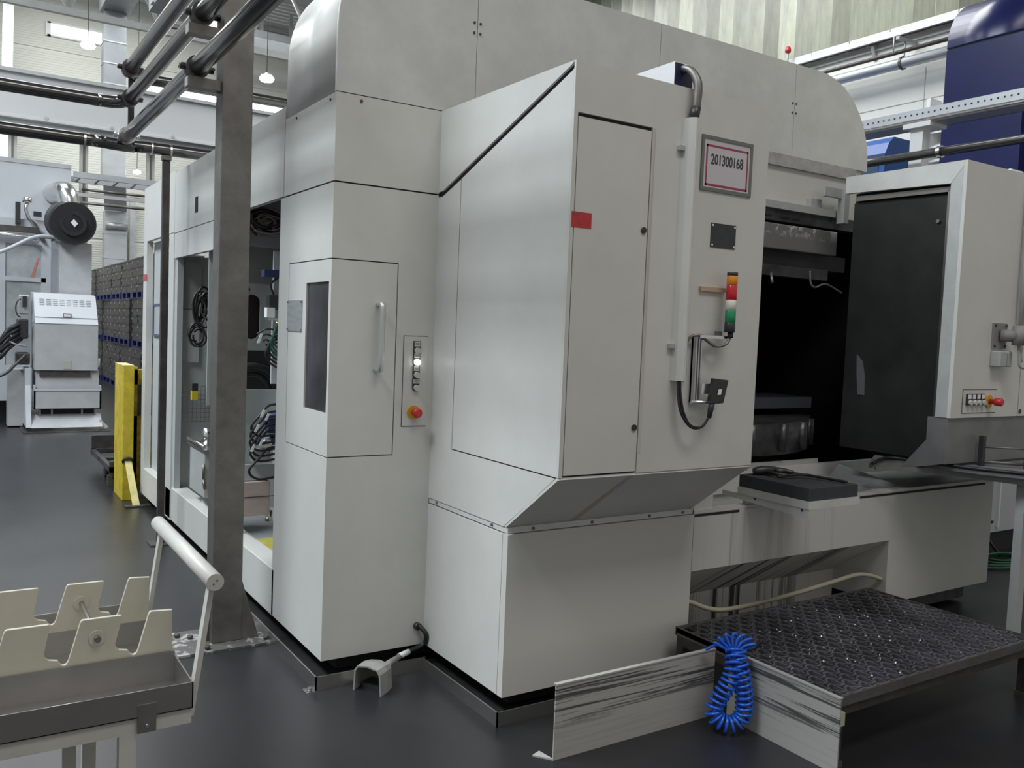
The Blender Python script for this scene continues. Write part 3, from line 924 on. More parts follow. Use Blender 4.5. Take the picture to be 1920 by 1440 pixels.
bx('panel_groove', GREYPAINT, M, XT + .055, XT + .062, 7.10, 7.14, 1.70, 2.05)
for y in (7.72, 6.72):
    B().cyl((XT + .08, y, 0), (XT + .08, y, .08), .03, 10).obj('levelling_foot', BLACKPL, M)
# insides of the bays
bx('bay_back_wall', INNER, M, 2.6, 2.63, 4.2, 7.8, .1, 2.56)
bx('bay_inner_wall', INNER, M, 1.70, 1.73, 4.3, 5.12, .95, 2.15)
bx('bay_floor', mat('bay_floor_grey', (.36, .37, .38), .5), M, XT + .1, 2.6, 4.2, 7.7, .105, .12)
bx('yellow_mat', mat('yellow_stain', (.55, .50, .10), .6, noise=.25, nscale=6), M, 1.50, 2.2, 4.88, 5.65, .12, .124)
p1 = B()
Y1, Y2 = 5.12, 5.135
p1.box(1.385, 2.6, Y1, Y2, 1.985, 2.56)
p1.box(1.385, 1.402, Y1, Y2, .75, 1.985)
p1.box(1.66, 2.6, Y1, Y2, .75, 1.985)
p1.box(1.402, 1.66, Y1, Y2, .95, 1.15)
ov = [(1.488 + .047 * math.cos(math.radians(a)), 1.575 + .047 * math.sin(math.radians(a)) + (.083 if 0 <= a <= 180 else -.083)) for a in list(range(0, 181, 15)) + list(range(180, 360, 15))]
oL = [p for p in ov if p[0] <= 1.489]
oR = [p for p in ov if p[0] >= 1.487]
oL.sort(key=lambda p: p[1])
oR.sort(key=lambda p: p[1])
p1.prism([(1.402, 1.38), (1.488, 1.38)] + oL + [(1.488, 1.77), (1.402, 1.77)], 'y', Y1, Y2)
p1.prism([(1.66, 1.77), (1.488, 1.77)] + oR[::-1] + [(1.488, 1.38), (1.66, 1.38)], 'y', Y1, Y2)
p1.obj('bay_partition', INNER, M)
bx('oval_backing', mat('dark_red_brown', (.028, .012, .012), .3), M, 1.42, 1.56, Y1 + .03, Y1 + .04, 1.42, 1.74)
bx('niche_back', INNER, M, 1.39, 2.0, 5.75, 5.76, 1.0, 2.3)
bx('niche_beam', GREYPAINT, M, 1.39, 1.75, 5.45, 5.5, 1.78, 1.86)
bx('niche_lamp', PAPER, M, 1.405, 1.42, 5.3, 5.32, 1.925, 1.942)
B().cyl((1.462, Y1, 1.735), (1.462, Y1 - .006, 1.735), .010, 12).obj('plug', STEELDK, M)
bx('niche_shade_sheet', OILY, M, 1.39, 2.0, 5.6, 5.65, .95, 1.38)  # black sheet standing in for the darkness behind the lower opening
bx('label_card', PAPER, M, 1.455, 1.495, 5.55, 5.552, 1.30, 1.33)
B().tube([(1.55 + .16 * math.cos(math.radians(a)), 5.3, 1.12 + .16 * math.sin(math.radians(a))) for a in range(0, 200, 12)], .022, 10).obj('corrugated_hose', BLACK, M)
B().tube([(1.55 + .11 * math.cos(math.radians(a)), 5.32, 1.12 + .11 * math.sin(math.radians(a))) for a in range(0, 200, 12)], .018, 10).obj('corrugated_hose', BLACK, M)
bx('bay_partition_far', INNER, M, 1.33 + .04, 2.6, 6.62, 6.635, .1, 2.0)
bx('partition_cover', GREYPAINT, M, 1.385, 1.545, 6.60, 6.62, 1.62, 1.955)
bx('partition_cover', INNER, M, 1.385, 1.535, 6.595, 6.62, 1.235, 1.615)
for z in (1.60, 1.245):
    B().cyl((1.40, 6.595, z), (1.40, 6.59, z), .006, 8).obj('screw', STEELDK, M)
q = B()
for i in range(8):
    q.box(1.40 + .03 * i, 1.403 + .03 * i, 6.58, 6.584, .80, 1.06)
for i in range(9):
    q.box(1.40, 1.62, 6.58, 6.584, .80 + .0325 * i, .803 + .0325 * i)
q.obj('wire_mesh_guard', CHROME, M)
bx('switch_box', mat('switch_yellow', (.65, .52, .02), .4), M, 1.425, 1.465, 6.3, 6.34, .985, 1.05)
bx('switch_lid', BLACKPL, M, 1.425, 1.465, 6.3, 6.34, 1.05, 1.10)

# hydraulic tank in the second bay
t = thing('hydraulic_tank', 'small grey tank with bright lid rail inside the middle bay', 'tank', (1.45, 5.9, .12))
B().prism([(1.385, .40), (1.385, .70), (1.62, .70), (1.62, .36)], 'y', 5.75, 6.15).obj('tank_body', GREYPAINT, t, .004)
B().tube([(1.378, 5.72, .735), (1.378, 6.18, .735)], .012, 8).obj('lid_rail', CHROME, t)
bx('tank_lid', STAINLESS, t, 1.372, 1.64, 5.72, 6.18, .702, .714)
B().cyl((1.45, 5.95, .714), (1.45, 5.95, .83), .03, 12).obj('filler_neck', CHROME, t)
q = B().cyl((1.378, 5.74, .62), (1.378, 5.74, .52), .008, 8).cyl((1.378, 5.74, .52), (1.385, 5.72, .46), .010, 8)
q.obj('drain_pipe', STEEL, t)
B().cyl((1.47, 5.95, .12), (1.47, 5.95, .38), .05, 10).obj('tank_leg', GREYPAINT, t)
B().tube(spline([(1.42, 5.7, .32), (1.45, 5.68, .30), (1.50, 5.68, .28)]), .014, 8).obj('ball_valve', CHROME, t)
# pump tray and box in the first bay
t = thing('pump_tray', 'grey tray with pumps above a pinkish box in the bay beside the tower', 'tray', (1.5, 4.9, .12))
bx('tray_front', INNER, t, 1.335, 1.66, 4.88, 4.89, .655, .745)
bx('tray_floor', INNER, t, 1.335, 1.66, 4.89, 5.10, .655, .665)
bx('pink_box', PINKBOX, t, 1.375, 1.535, 4.86, 5.1, .455, .65, bevel=.004)
bx('box_seam', STEELDK, t, 1.374, 1.62, 4.857, 4.86, .562, .566)
bx('tray_leg', INNER, t, 1.345, 1.372, 5.05, 5.10, .12, .66)
q = B().cyl((1.56, 4.95, .46), (1.56, 4.95, .40), .02, 10)
q.obj('pump_foot', CHROME, t)
m1 = B().cyl((1.50, 4.86, .99), (1.64, 4.86, .99), .045, 16).obj('pump_motor', BLUEMOTOR, t)
bx('terminal_box', BLUEMOTOR, m1, 1.50, 1.58, 4.80, 4.86, .93, 1.03)
m2 = B().cyl((1.455, 4.85, .885), (1.66, 4.85, .885), .028, 14).obj('pump_motor', BLUEMOTOR, t)
B().cyl((1.49, 4.81, .875), (1.49, 4.78, .875), .026, 14).obj('shaft_cap', CHROME, m2)
bx('valve_block', ALU, t, 1.42, 1.52, 4.82, 4.88, .765, .84, bevel=.006)
B().cyl((1.395, 4.95, .67), (1.395, 4.95, .90), .018, 10).obj('standpipe', STEEL, t)
bx('pipe_coupling', CHROME, t, 1.37, 1.41, 4.92, 4.96, .86, .905, bevel=.01)
bx('motor_stand', INNER, t, 1.56, 1.6, 4.84, 4.9, .74, .96)


def loops(name, n, c, rad, r, m, label, cat, seed, squash=1.0, wide=.55, parent=None):
    rnd = random.Random(seed)
    t = thing(name, label, cat, c) if parent is None else parent
    for k in range(n):
        pts = []
        cx, cy, cz = (c[i] + rnd.uniform(-1, 1) * rad * .35 for i in range(3))
        rr = rad * rnd.uniform(.6, 1.1)
        tilt = rnd.uniform(-.6, .6)
        a0 = rnd.uniform(0, 6.28)
        span = rnd.uniform(3.5, 6.8)
        for i in range(18):
            a = a0 + span * i / 17
            u, v = rr * math.cos(a), rr * squash * math.sin(a)
            pts.append((cx + u * wide + .1 * rad * tilt * math.sin(2 * a), cy + u * tilt * .6, cz + v))
        B().tube(pts, r * rnd.uniform(.8, 1.2), 6).obj('cable', m if k % 3 else BLACK, t)
    return t


t = loops('cable_bundle', 26, (1.50, 4.93, 2.10), .095, .0055, BROWN, 'tangled brown cable bundle hanging under the header beside the tower', 'cables', 3, .6, 1.0)
for x, z in ((1.40, 1.99), (1.44, 2.0)):
    B().tube(spline([(x - .01, 4.95, 2.16), (x - .01, 4.94, 2.09), (x + .05, 4.93, z + .04)]), .006, 6).obj('cable', BLACK, t)
t = loops('cable_bundle', 13, (1.50, 6.35, 1.64), .085, .008, STEELDK, 'tangled grey cable bundle hanging in the middle bay, left of the post', 'cables', 5, 1.3)
loops('cable_bundle', 5, (1.47, 6.35, 1.45), .085, .008, STEELDK, '', 'cables', 9, .8, parent=t)
t = thing('cable_harness', 'black cables with white tags curving over the blue pump motors', 'cables', (1.55, 4.8, .8))
for k, (z, d) in enumerate(((1.04, .12), (1.0, .14), (.96, .16), (.93, .10), (.90, .13), (.80, .17))):
    x1 = 1.66
    B().tube(spline([(x1 - .05, 4.8, z + .05), (1.50, 4.78, z + .05), (1.44, 4.76, z), (1.41 - d * .15, 4.76, z - .07), (1.44, 4.77, z - .12), (1.56, 4.78, z - .11)]), .007, 6).obj('cable', BLACK, t)
for k, (x, z) in enumerate(((1.435, 1.03), (1.46, 1.01), (1.405, .95), (1.385, .84), (1.43, .87))):
    B().slab((x, 4.745, z), (x + .012, 4.745, z - .004), (x + .03, 4.745, z + .035), (x + .018, 4.745, z + .039), (0, .004, 0)).obj('cable_tag', PAPER, t)
t = thing('valve_terminal', 'black valve terminal with green cables at the bay edge beside the tower', 'valve', (1.6, 4.75, 1.4))
bx('terminal_block', BLACKPL, t, 1.50, 1.60, 4.84, 4.9, 1.62, 1.70)
bx('terminal_block', PAPER, t, 1.485, 1.53, 4.83, 4.88, 1.575, 1.63)
bx('terminal_foot', CHROME, t, 1.49, 1.57, 4.82, 4.88, 1.56, 1.572)
bx('mount_plate', INNER, t, 1.54, 1.70, 4.90, 4.92, 1.2, 1.95)
bx('sensor', BLUEMOTOR, t, 1.47, 1.58, 4.84, 4.9, 1.80, 1.84)
for k in range(6):
    z = 1.55 - .02 * k
    B().tube(spline([(1.58, 4.86, z), (1.53 - .008 * k, 4.83, z - .05), (1.53 - .006 * k, 4.83, z - .12), (1.60, 4.84, z - .18)]), .006, 6).obj('cable', GREENCABLE if k < 3 else BLACK, t)
for k in range(4):
    B().tube(spline([(1.44 + .02 * k, 4.86, 1.48 - .02 * k), (1.49, 4.84, 1.51 - .03 * k), (1.57, 4.84, 1.50 - .05 * k)]), .005, 6).obj('cable', BLACK, t)
B().tube(spline([(1.53, 4.86, 1.70), (1.51, 4.85, 1.76), (1.55, 4.85, 1.80)]), .006, 6).obj('cable', BLACK, t)
B().slab((1.43, 4.82, 1.43), (1.445, 4.82, 1.43), (1.465, 4.82, 1.485), (1.45, 4.82, 1.485), (0, .004, 0)).obj('cable_tag', PAPER, t)
B().cyl((1.53, 4.81, 1.545), (1.555, 4.81, 1.545), .008, 8).obj('brass_fitting', GOLD, t)

# stainless drip tray on the floor round the machine
t = thing('drip_tray', 'low stainless drip tray on the floor round the machine base', 'tray', (1.4, 3.4, 0))
q = B()
H = .058
q.box(1.306, 1.312, 3.455, 4.95, 0, H).box(1.306, 1.825, 3.455, 3.461, 0, H).box(1.807, 1.813, 2.805, 3.461, 0, H).box(1.807, 2.62, 2.805, 2.811, 0, H)
q.obj('tray_rim', STAINLESS, t)
q = B().prism([(1.312, 3.461), (1.813, 3.461), (1.813, 2.811), (2.62, 2.811), (2.62, 3.5), (1.9, 4.95), (1.312, 4.95)], 'z', 0.001, .004)
q.obj('tray_floor', OILY, t)
q = B().box(1.262, 1.306, 3.44, 3.49, 0, .004)
b2 = q.obj('floor_bracket', CHROME, t)
B().cyl((1.285, 3.465, .004), (1.285, 3.465, .016), .010, 6).obj('bolt', STEEL, b2)

# signs, lamp and sensor hung on the cabinet front
F0 = YC
t = thing('number_sign', 'framed white sign reading 201300168 with a red border on the cabinet front', 'sign', (2.62, F0, 2.137))
q = B()
x0, x1, z0, z1, fw_ = 2.478, 2.765, 2.138, 2.353, .014
q.box(x0, x1, F0 - .006, F0, z0, z0 + fw_).box(x0, x1, F0 - .006, F0, z1 - fw_, z1).box(x0, x0 + fw_, F0 - .006, F0, z0 + fw_, z1 - fw_).box(x1 - fw_, x1, F0 - .006, F0, z0 + fw_, z1 - fw_)
q.obj('sign_frame', mat('grey_green_frame', (.16, .175, .15), .5), t)
bx('paper', mat('sign_paper', (.60, .565, .60), .35), t, x0 + fw_, x1 - fw_, F0 - .003, F0, z0 + fw_, z1 - fw_)
q = B()
a0, a1, c0, c1 = x0 + .026, x1 - .024, z0 + .020, z1 - .034
q.box(a0, a1, F0 - .0036, F0 - .003, c0, c0 + .009).box(a0, a1, F0 - .0036, F0 - .003, c1 - .008, c1).box(a0, a0 + .008, F0 - .0036, F0 - .003, c0, c1).box(a1 - .008, a1, F0 - .0036, F0 - .003, c0, c1)
q.obj('red_border', mat('sign_red', (.33, .05, .08), .45), t)
cu = bpy.data.curves.new('digits', 'FONT')
cu.body = '201300168'
cu.size = .0535
cu.align_x = 'CENTER'
cu.align_y = 'CENTER'
cu.extrude = .0004
cu.offset = .0011
cu.materials.append(mat('ink', (.045, .045, .05), .5))
tmp = bpy.data.objects.new('tmp_text', cu)
COL.objects.link(tmp)
dm = bpy.data.meshes.new_from_object(tmp.evaluated_get(bpy.context.evaluated_depsgraph_get()))
bpy.data.objects.remove(tmp)
o = bpy.data.objects.new('digits', dm)
COL.objects.link(o)
o.parent = t
o.location = Vector((2.622, F0 - .0036, 2.262)) - Vector(t['base'])
o.rotation_euler = (math.pi / 2, 0, 0)
o.scale = (.76, 1.05, 1)

t = thing('signal_tower', 'stack light with orange, red, clear and green lenses on the cabinet front', 'signal light', (2.6, F0 - .06, 1.57))
LX, LY = 2.632, F0 - .055
for nm, z0, z1, m in (('base_cap', 1.582, 1.622, BLACKPL), ('green_lens', 1.622, 1.672, GREENLENS), ('clear_lens', 1.674, 1.712, CLEARLENS), ('red_lens', 1.712, 1.770, REDLENS), ('orange_lens', 1.772, 1.808, ORANGE), ('top_cap', 1.808, 1.822, BLACKPL)):
    B().tube([(LX, LY, z0), (LX, LY, z0 + .001), (LX, LY, z1 - .001), (LX, LY, z1)], [.0205, .0215, .0215, .0205], 20).obj(nm, m, t)
q = B().cyl((LX + .006, LY, 1.582), (LX + .006, LY, 1.560), .012, 12)
q.obj('cable_gland', BLACKPL, t)
bx('mount_bracket', STEEL, t, 2.575, 2.612, F0 - .035, F0 - .03, 1.555, 1.585)
bx('mount_arm', CHROME, t, 2.482, 2.635, F0 - .045, F0 - .03, 1.555, 1.567)
B().tube(spline([(LX + .005, LY, 1.562), (2.615, LY, 1.535), (2.57, LY + .01, 1.525), (2.53, LY + .02, 1.545), (2.49, LY + .02, 1.565), (2.46, F0 - .02, 1.56), (2.44, F0 - .01, 1.535)], 6), .006, 8).obj('cable', STEEL, t)
bx('wood_strip', WOOD, None, 2.505, 2.645, F0 - .012, F0, 1.742, 1.760)
tag(bpy.data.objects['wood_strip'], 'short pale wooden strip behind the stack light', 'strip')

t = thing('scanner', 'small black scanner box on a slim metal rail under the stack light', 'scanner', (2.5, F0 - .05, 1.28))
q = B()
q.box(2.478, 2.485, F0 - .03, F0 - .004, 1.30, 1.56).box(2.492, 2.498, F0 - .03, F0 - .004, 1.30, 1.56).box(2.505, 2.511, F0 - .03, F0 - .004, 1.30, 1.56).box(2.478, 2.511, F0 - .014, F0, 1.30, 1.56)
q.obj('rail', ALU, t)
q = B().box(2.50, 2.545, F0 - .05, F0 - .044, 1.335, 1.375).cyl((2.455, F0 - .04, 1.302), (2.60, F0 - .055, 1.302), .007, 10)
q.obj('clamp', CHROME, t)
A, C2, D, E2 = (2.528, F0 - .075, 1.297), (2.590, F0 - .085, 1.300), (2.612, F0 - .085, 1.392), (2.545, F0 - .075, 1.398)
q = B().slab(A, C2, D, E2, (.006, .03, 0))
sb = q.obj('scanner_body', BLACKPL, t, .003)
B().slab((2.556, F0 - .0815, 1.333), (2.572, F0 - .084, 1.334), (2.577, F0 - .084, 1.356), (2.561, F0 - .0815, 1.355), (0, -.001, 0)).obj('label_card', PAPER, sb)
B().tube([(2.545, F0 - .065, 1.298), (2.54, F0 - .066, 1.28), (2.532, F0 - .066, 1.24)], [.012, .012, .009], 10).obj('plug', BLACKPL, t)
for k in range(2):
    B().tube(spline([(2.398 + .006 * k, F0 - .025, 1.39), (2.395 + .012 * k, F0 - .03, 1.33), (2.405 + .014 * k, F0 - .04, 1.26), (2.45, F0 - .05, 1.205 + .006 * k), (2.50, F0 - .06, 1.205), (2.532, F0 - .066, 1.245)], 6), .0052, 8).obj('cable', BLACK, t)
B().tube(spline([(2.44, F0 - .012, 1.46), (2.443, F0 - .015, 1.42), (2.435, F0 - .015, 1.385), (2.42, F0 - .012, 1.39)]), .004, 6).obj('cable', GREYPAINT, t)

# foot pedal
t = thing('foot_pedal', 'grey hooded foot pedal lying on the floor in front of the tower', 'pedal', (1.54, 3.37, 0))
q = B()
# arched hood open at the front and tapering backwards, along a skew axis
ax = Vector((.80, .60, 0)).normalized()
sd = Vector((.52, -.85, 0)).normalized()
o0 = Vector((1.487, 3.335, 0))
prof = [(-.070, 0), (-.066, .090), (-.052, .108), (0, .116), (.052, .108), (.066, .090), (.074, 0)]
rows_ = []
for d, s, h in ((0, 1, 1), (.06, 1.02, 1.0), (.11, .9, .92), (.15, .55, .55)):
    rows_.append(([o0 + ax * d + sd * (u * s) + Vector((0, 0, v * h)) for u, v in prof], [o0 + ax * min(d, .145) + sd * (u * s * .90) + Vector((0, 0, max(v * h - .006, 0) if v else 0)) for u, v in prof]))
vo = [[q.bm.verts.new(p) for p in r[0]] for r in rows_]
vi = [[q.bm.verts.new(p) for p in r[1]] for r in rows_]
for a in range(3):
    for k in range(6):
        q._f([vo[a][k], vo[a][k + 1], vo[a + 1][k + 1], vo[a + 1][k]])
        q._f([vi[a][k], vi[a + 1][k], vi[a + 1][k + 1], vi[a][k + 1]])
for k in range(6):
    q._f([vo[0][k], vi[0][k], vi[0][k + 1], vo[0][k + 1]])
    q._f([vo[3][k], vo[3][k + 1], vi[3][k + 1], vi[3][k]])
q.obj('hood', PEDAL, t)
B().slab(o0 + sd * -.05 + ax * .04, o0 + sd * .05 + ax * .04, o0 + sd * .045 + ax * .12, o0 + sd * -.045 + ax * .12, (0, 0, .02)).obj('treadle', BLACKPL, t)
B().tube([o0 + ax * .12 + sd * .02 + Vector((0, 0, .05)), (1.63, 3.43, .07), (1.70, 3.462, .080)], [.022, .016, .012], 10).obj('strain_relief', PEDAL, t)
B().tube([(1.695, 3.462, .081), (1.755, 3.488, .083)], .013, 10).obj('cable_tag', PAPER, t)
B().tube(spline([(1.68, 3.455, .079), (1.76, 3.49, .083), (1.82, 3.505, .09), (1.846, 3.50, .11), (1.842, 3.49, .15), (1.825, 3.515, .178), (1.818, 3.535, .18)], 6), .011, 10).obj('cable', BLACK, t)
B().tube([(1.815, YT + .001, .18), (1.818, YT - .02, .178)], .017, 12).obj('cable_gland', STEELDK, t)

# beige hose lying in the recess
t = thing('coolant_hose', 'beige hose running along the stained recess over the platform', 'hose', (3.5, 3.1, .25))
B().tube(spline([(2.87, 2.93, .31), (2.93, 2.92, .315), (3.05, 2.90, .27), (3.20, 2.89, .255), (3.6, 2.90, .262), (4.0, 2.93, .275), (4.2, 2.93, .29), (4.30, 2.91, .28), (4.36, 2.88, .26)], 8), .012, 10).obj('hose_run', BEIGE, t)
B().cyl((2.863, 2.93, .31), (2.91, 2.925, .314), .018, 12).obj('hose_coupling', BLACKPL, t)

# foam block on its tray at the front of the basin
t = thing('bracket_tray', 'pale sheet metal tray bracketed to the front of the basin', 'tray', (3.4, 2.7, .75))
FX0, FX1, FY0, FY1, FZ = 3.20, 3.545, 2.492, 2.90, .852
q = B()
q.box(FX0 - .006, FX1 + .006, FY0 - .006, FY1, FZ - .004, FZ)
q.box(FX0 - .006, FX1 + .006, FY0 - .008, FY0 - .004, FZ - .034, FZ)
q.box(FX0 - .008, FX0 - .004, FY0 - .006, FY1, FZ - .034, FZ)
q.obj('tray_pan', PAINT2, t)
B().slab((FX0 - .004, FY0 - .01, FZ - .078), (FX0 - .004, FY0 - .01, FZ - .034), (FX0 - .004, FY1 + .1, FZ - .034), (FX0 - .004, FY1 + .1, FZ - .056), (.004, 0, 0)).obj('bracket', PAINT2, t)
bx('stand_off', PAINT2, t, FX0 + .02, FX1 - .02, 2.87, 2.89, .768, FZ - .004)
for p in ((FX0 - .005, 2.52, FZ - .042), (FX0 - .005, 2.79, FZ - .042)):
    B().cyl(p, (p[0] - .003, p[1], p[2]), .006, 8).obj('screw', STEELDK, t)
fb = bx('foam_block', FOAM, None, FX0, FX1, FY0, FY1, FZ, FZ + .058, bevel=.002)
tag(fb, 'dark grey foam block lying on the bracketed tray', 'foam block')
t = thing('air_gun', 'dark air gun with a thin lance lying on the foam block', 'tool', (3.35, 2.75, FZ + .058))
Z = FZ + .072
B().tube(spline([(3.25, 2.86, Z + .004), (3.31, 2.83, Z + .012), (3.38, 2.80, Z + .010), (3.42, 2.76, Z + .004)]), [.014, .017, .019, .02, .02, .021, .021, .021, .02, .02, .019, .018, .017, .016, .015, .015, .014, .014, .013, .013, .012, .011, .01, .01, .009][:25], 10).obj('gun_body', BLACKPL, t)
B().tube(spline([(3.26, 2.72, Z), (3.33, 2.71, Z + .004), (3.42, 2.70, Z + .004), (3.46, 2.60, Z - .001), (3.475, 2.50, Z - .002)]), .0065, 8).obj('lance', BLACK, t)
B().tube(spline([(3.30, 2.84, Z + .01), (3.30, 2.77, Z + .004), (3.33, 2.73, Z)]), .010, 8).obj('trigger_handle', BLACKPL, t)
B().cyl((3.335, 2.80, Z + .014), (3.36, 2.775, Z + .014), .009, 10).obj('fitting', STEEL, t)

# ------------------------------------------------------------------ grating platform, splash sheets, coiled hose
t = thing('grating_platform', 'low dark steel grating platform in front of the recess', 'platform', (3.4, 2.36, 0))
GX0, GX1, GY0, GY1, GZ = 2.725, 4.11, 1.935, 2.79, .268
q = B()
q.box(GX0, GX1, GY0, GY0 + .006, GZ - .035, GZ + .002).box(GX0, GX1, GY1 - .006, GY1, GZ - .035, GZ + .002)
q.box(GX0, GX0 + .006, GY0, GY1, GZ - .035, GZ + .002).box(GX1 - .006, GX1, GY0, GY1, GZ - .035, GZ + .002)
q.obj('edge_band', STEEL, t)
q = B()
NX, NY = 32, 20
sx, sy = (GX1 - GX0) / NX, (GY1 - GY0) / NY
hh = .024
for j in range(NY + 1):                                 # wavy bars that make the hexagon-like mesh
    y = GY0 + j * sy
    prev = None
    for i in range(2 * NX + 1):
        x = GX0 + i * sx / 2
        off = .30 * sy * (1 if ((i // 1) % 4) in (1, 2) else -1) * (1 if j % 2 else -1)
        yy = min(max(y + off, GY0 + .007), GY1 - .017)
        cur = [q.bm.verts.new(p) for p in ((x, yy, GZ - hh), (x, yy, GZ), (x, yy + .009, GZ), (x, yy + .009, GZ - hh))]
        if prev:
            for a in range(3):
                q._f([prev[a], cur[a], cur[a + 1], prev[a + 1]])
        prev = cur
for i in range(NX + 1):
    x = GX0 + i * sx
    q.box(x, x + .006, GY0 + .007, GY1 - .007, GZ - hh, GZ - .002)
g = q.obj('grating', mat('oily_grating_steel', (.20, .195, .215), .36, .55, noise=.6, nscale=3), t)
g['kind'] = 'stuff'
q = B()
rc = random.Random(11)
for k in range(170):
    x, y = rc.gauss(3.3, .28), rc.gauss(2.35, .2)
    if not (GX0 + .03 < x < GX1 - .03 and GY0 + .03 < y < GY1 - .03):
        continue
    d = Vector((rc.uniform(-1, 1), rc.uniform(-1, 1), rc.uniform(-.2, .9))) * .007
    e2 = Vector((rc.uniform(-1, 1), rc.uniform(-1, 1), rc.uniform(-.2, .9))) * .005
    p = Vector((x, y, GZ + .003))
    q.slab(p, p + d, p + d + e2, p + e2, (0, 0, .0008))
q.obj('glint_chips', mat('bright_glint', (.85, .85, .87), .35, .3), t)['kind'] = 'stuff'  # loose flakes, coloured pale to stand in for glints on the grating
q = B().box(GX0, GX1, GY0 + .01, GY0 + .05, GZ - .075, GZ - .036).box(GX0, GX1, GY1 - .05, GY1 - .01, GZ - .075, GZ - .036).box(GX0, GX0 + .04, GY0 + .05, GY1 - .05, GZ - .075, GZ - .036).box(GX1 - .04, GX1, GY0 + .05, GY1 - .05, GZ - .075, GZ - .036)
q.obj('support_frame', STEELDK, t)
for x in (GX0, GX1 - .04):
    for y in (GY0 + .01, GY1 - .05):
        lg = bx('leg', STEELDK, t, x, x + .04, y, y + .04, .02, GZ - .075)
        bx('foot_plate', STEEL, lg, x - .005, x + .045, y - .005, y + .045, 0, .02)
bx('corner_clip', CREAM, t, GX0 - .012, GX0 + .024, GY0 - .010, GY0 + .01, .165, .215)
q = B().prism([(GX0 - .005, .165), (GX0 + .022, .165), (GX0 + .008, .13), (GX0 - .005, .12)], 'y', GY0 - .004, GY0 + .008)
q.obj('corner_hook', STEEL, t)

q = B()
q.box(1.848, 2.655, 2.482, 2.487, 0, .283)
q.box(1.848, 2.655, 2.478, 2.496, .279, .285)
q.prism([(1.80, 2.545), (1.85, 2.482), (1.85, 2.49), (1.84, 2.56)], 'z', 0, .006)
o = q.obj('splash_sheet', SPLASH, None)
tag(o, 'scuffed metal splash sheet standing on the floor, left of the blue hose', 'splash sheet')
q = B()
q.box(2.694, 2.700, 1.908, 2.44, 0, .281)
q.box(2.690, 2.708, 1.908, 2.44, .279, .284)
SPL2 = streaked('scuffed_splash_sheet_2', (0.43, 0.42, 0.39), (0.05, 0.048, 0.046), 0.5, 40, 2.6, rough=0.5, amount=0.92, soft=0.05, axis='ZX',
                dist=0.3, band=('Z', ((0.08, 0.15, 0.15, 1), (0.262, 0.272, 1, 0.2))))
for nd in SPL2.node_tree.nodes:
    if nd.type == 'MAPPING':
        nd.inputs['Scale'].default_value = (.8, 1.1, 55)
        nd.inputs['Location'].default_value = (3.3, 1.7, 5.1)
o = q.obj('splash_sheet', SPL2, None)
tag(o, 'scuffed metal splash sheet along the platform edge, right of the blue hose', 'splash sheet')

t = thing('coiled_air_hose', 'bright blue coiled air hose hung over the joint of the splash sheets', 'hose', (2.63, 2.36, 0))


def coil(path, r, turns, tr):
    path = [Vector(p) for p in path]
    L = [0]
    for a, c in zip(path, path[1:]):
        L.append(L[-1] + (c - a).length)
    out = []
    N = int(turns * 14)
    vd = Vector((math.sin(YAW), math.cos(YAW), 0))
    for i in range(N + 1):
        s = L[-1] * i / N
        k = max(j for j in range(len(L)) if L[j] <= s + 1e-9)
        k = min(k, len(path) - 2)
        f = (s - L[k]) / max(1e-9, L[k + 1] - L[k])
        p = path[k].lerp(path[k + 1], f)
        d = (path[min(k + 2, len(path) - 1)] - path[max(k - 1, 0)]).normalized()
        e = d.cross(vd).normalized()
        g2 = d.cross(e)
        a = 2 * math.pi * turns * i / N
        out.append(p + e * math.cos(a) * r + g2 * math.sin(a) * r)
    return out


vx = Vector((math.cos(YAW), -math.sin(YAW), 0))
c0 = Vector((2.608, 2.375, 0))


def hp(u, z, dd=0.0):
    p = c0 + vx * u
    return (p.x - math.sin(YAW) * dd, p.y - math.cos(YAW) * dd, z)


loop = spline([hp(.028, .325, .0), hp(.020, .27, .03), hp(.005, .21, .04), hp(-.03, .145, .04), hp(-.052, .095, .04), hp(-.035, .055, .045), hp(.012, .038, .05), hp(.055, .058, .045), hp(.068, .11, .04), hp(.06, .19, .04), hp(.048, .26, .03), hp(.04, .325, .0)], 8)
B().tube(coil(loop, .031, 29, .006), .0062, 7).obj('coil', BLUEHOSE, t)
for k in range(7):
    a = math.radians(-75 + 25 * k)
    tip = (0.034 + .085 * math.sin(a), .325 + .055 * math.cos(a))
    B().tube(spline([hp(.030, .30, -.01), hp(.034 + .05 * math.sin(a) - .012, .32 + .04 * math.cos(a), -.02), hp(tip[0], tip[1], -.025), hp(.034 + .05 * math.sin(a) + .014, .315 + .035 * math.cos(a), -.03), hp(.040, .30, -.02)], 6), .0062, 7).obj('loose_turn', BLUEHOSE, t)
B().tube(spline([hp(.05, .30, -.04), hp(.12, .31, -.06), hp(.15, .34, -.06)]), [.007] * 16 + [.010], 8).obj('hose_end', BLACK, t)
B().tube(spline([hp(.02, .305, -.04), hp(-.03, .32, -.05), hp(-.075, .30, -.05)]), .0062, 7).obj('loose_turn', BLUEHOSE, t)

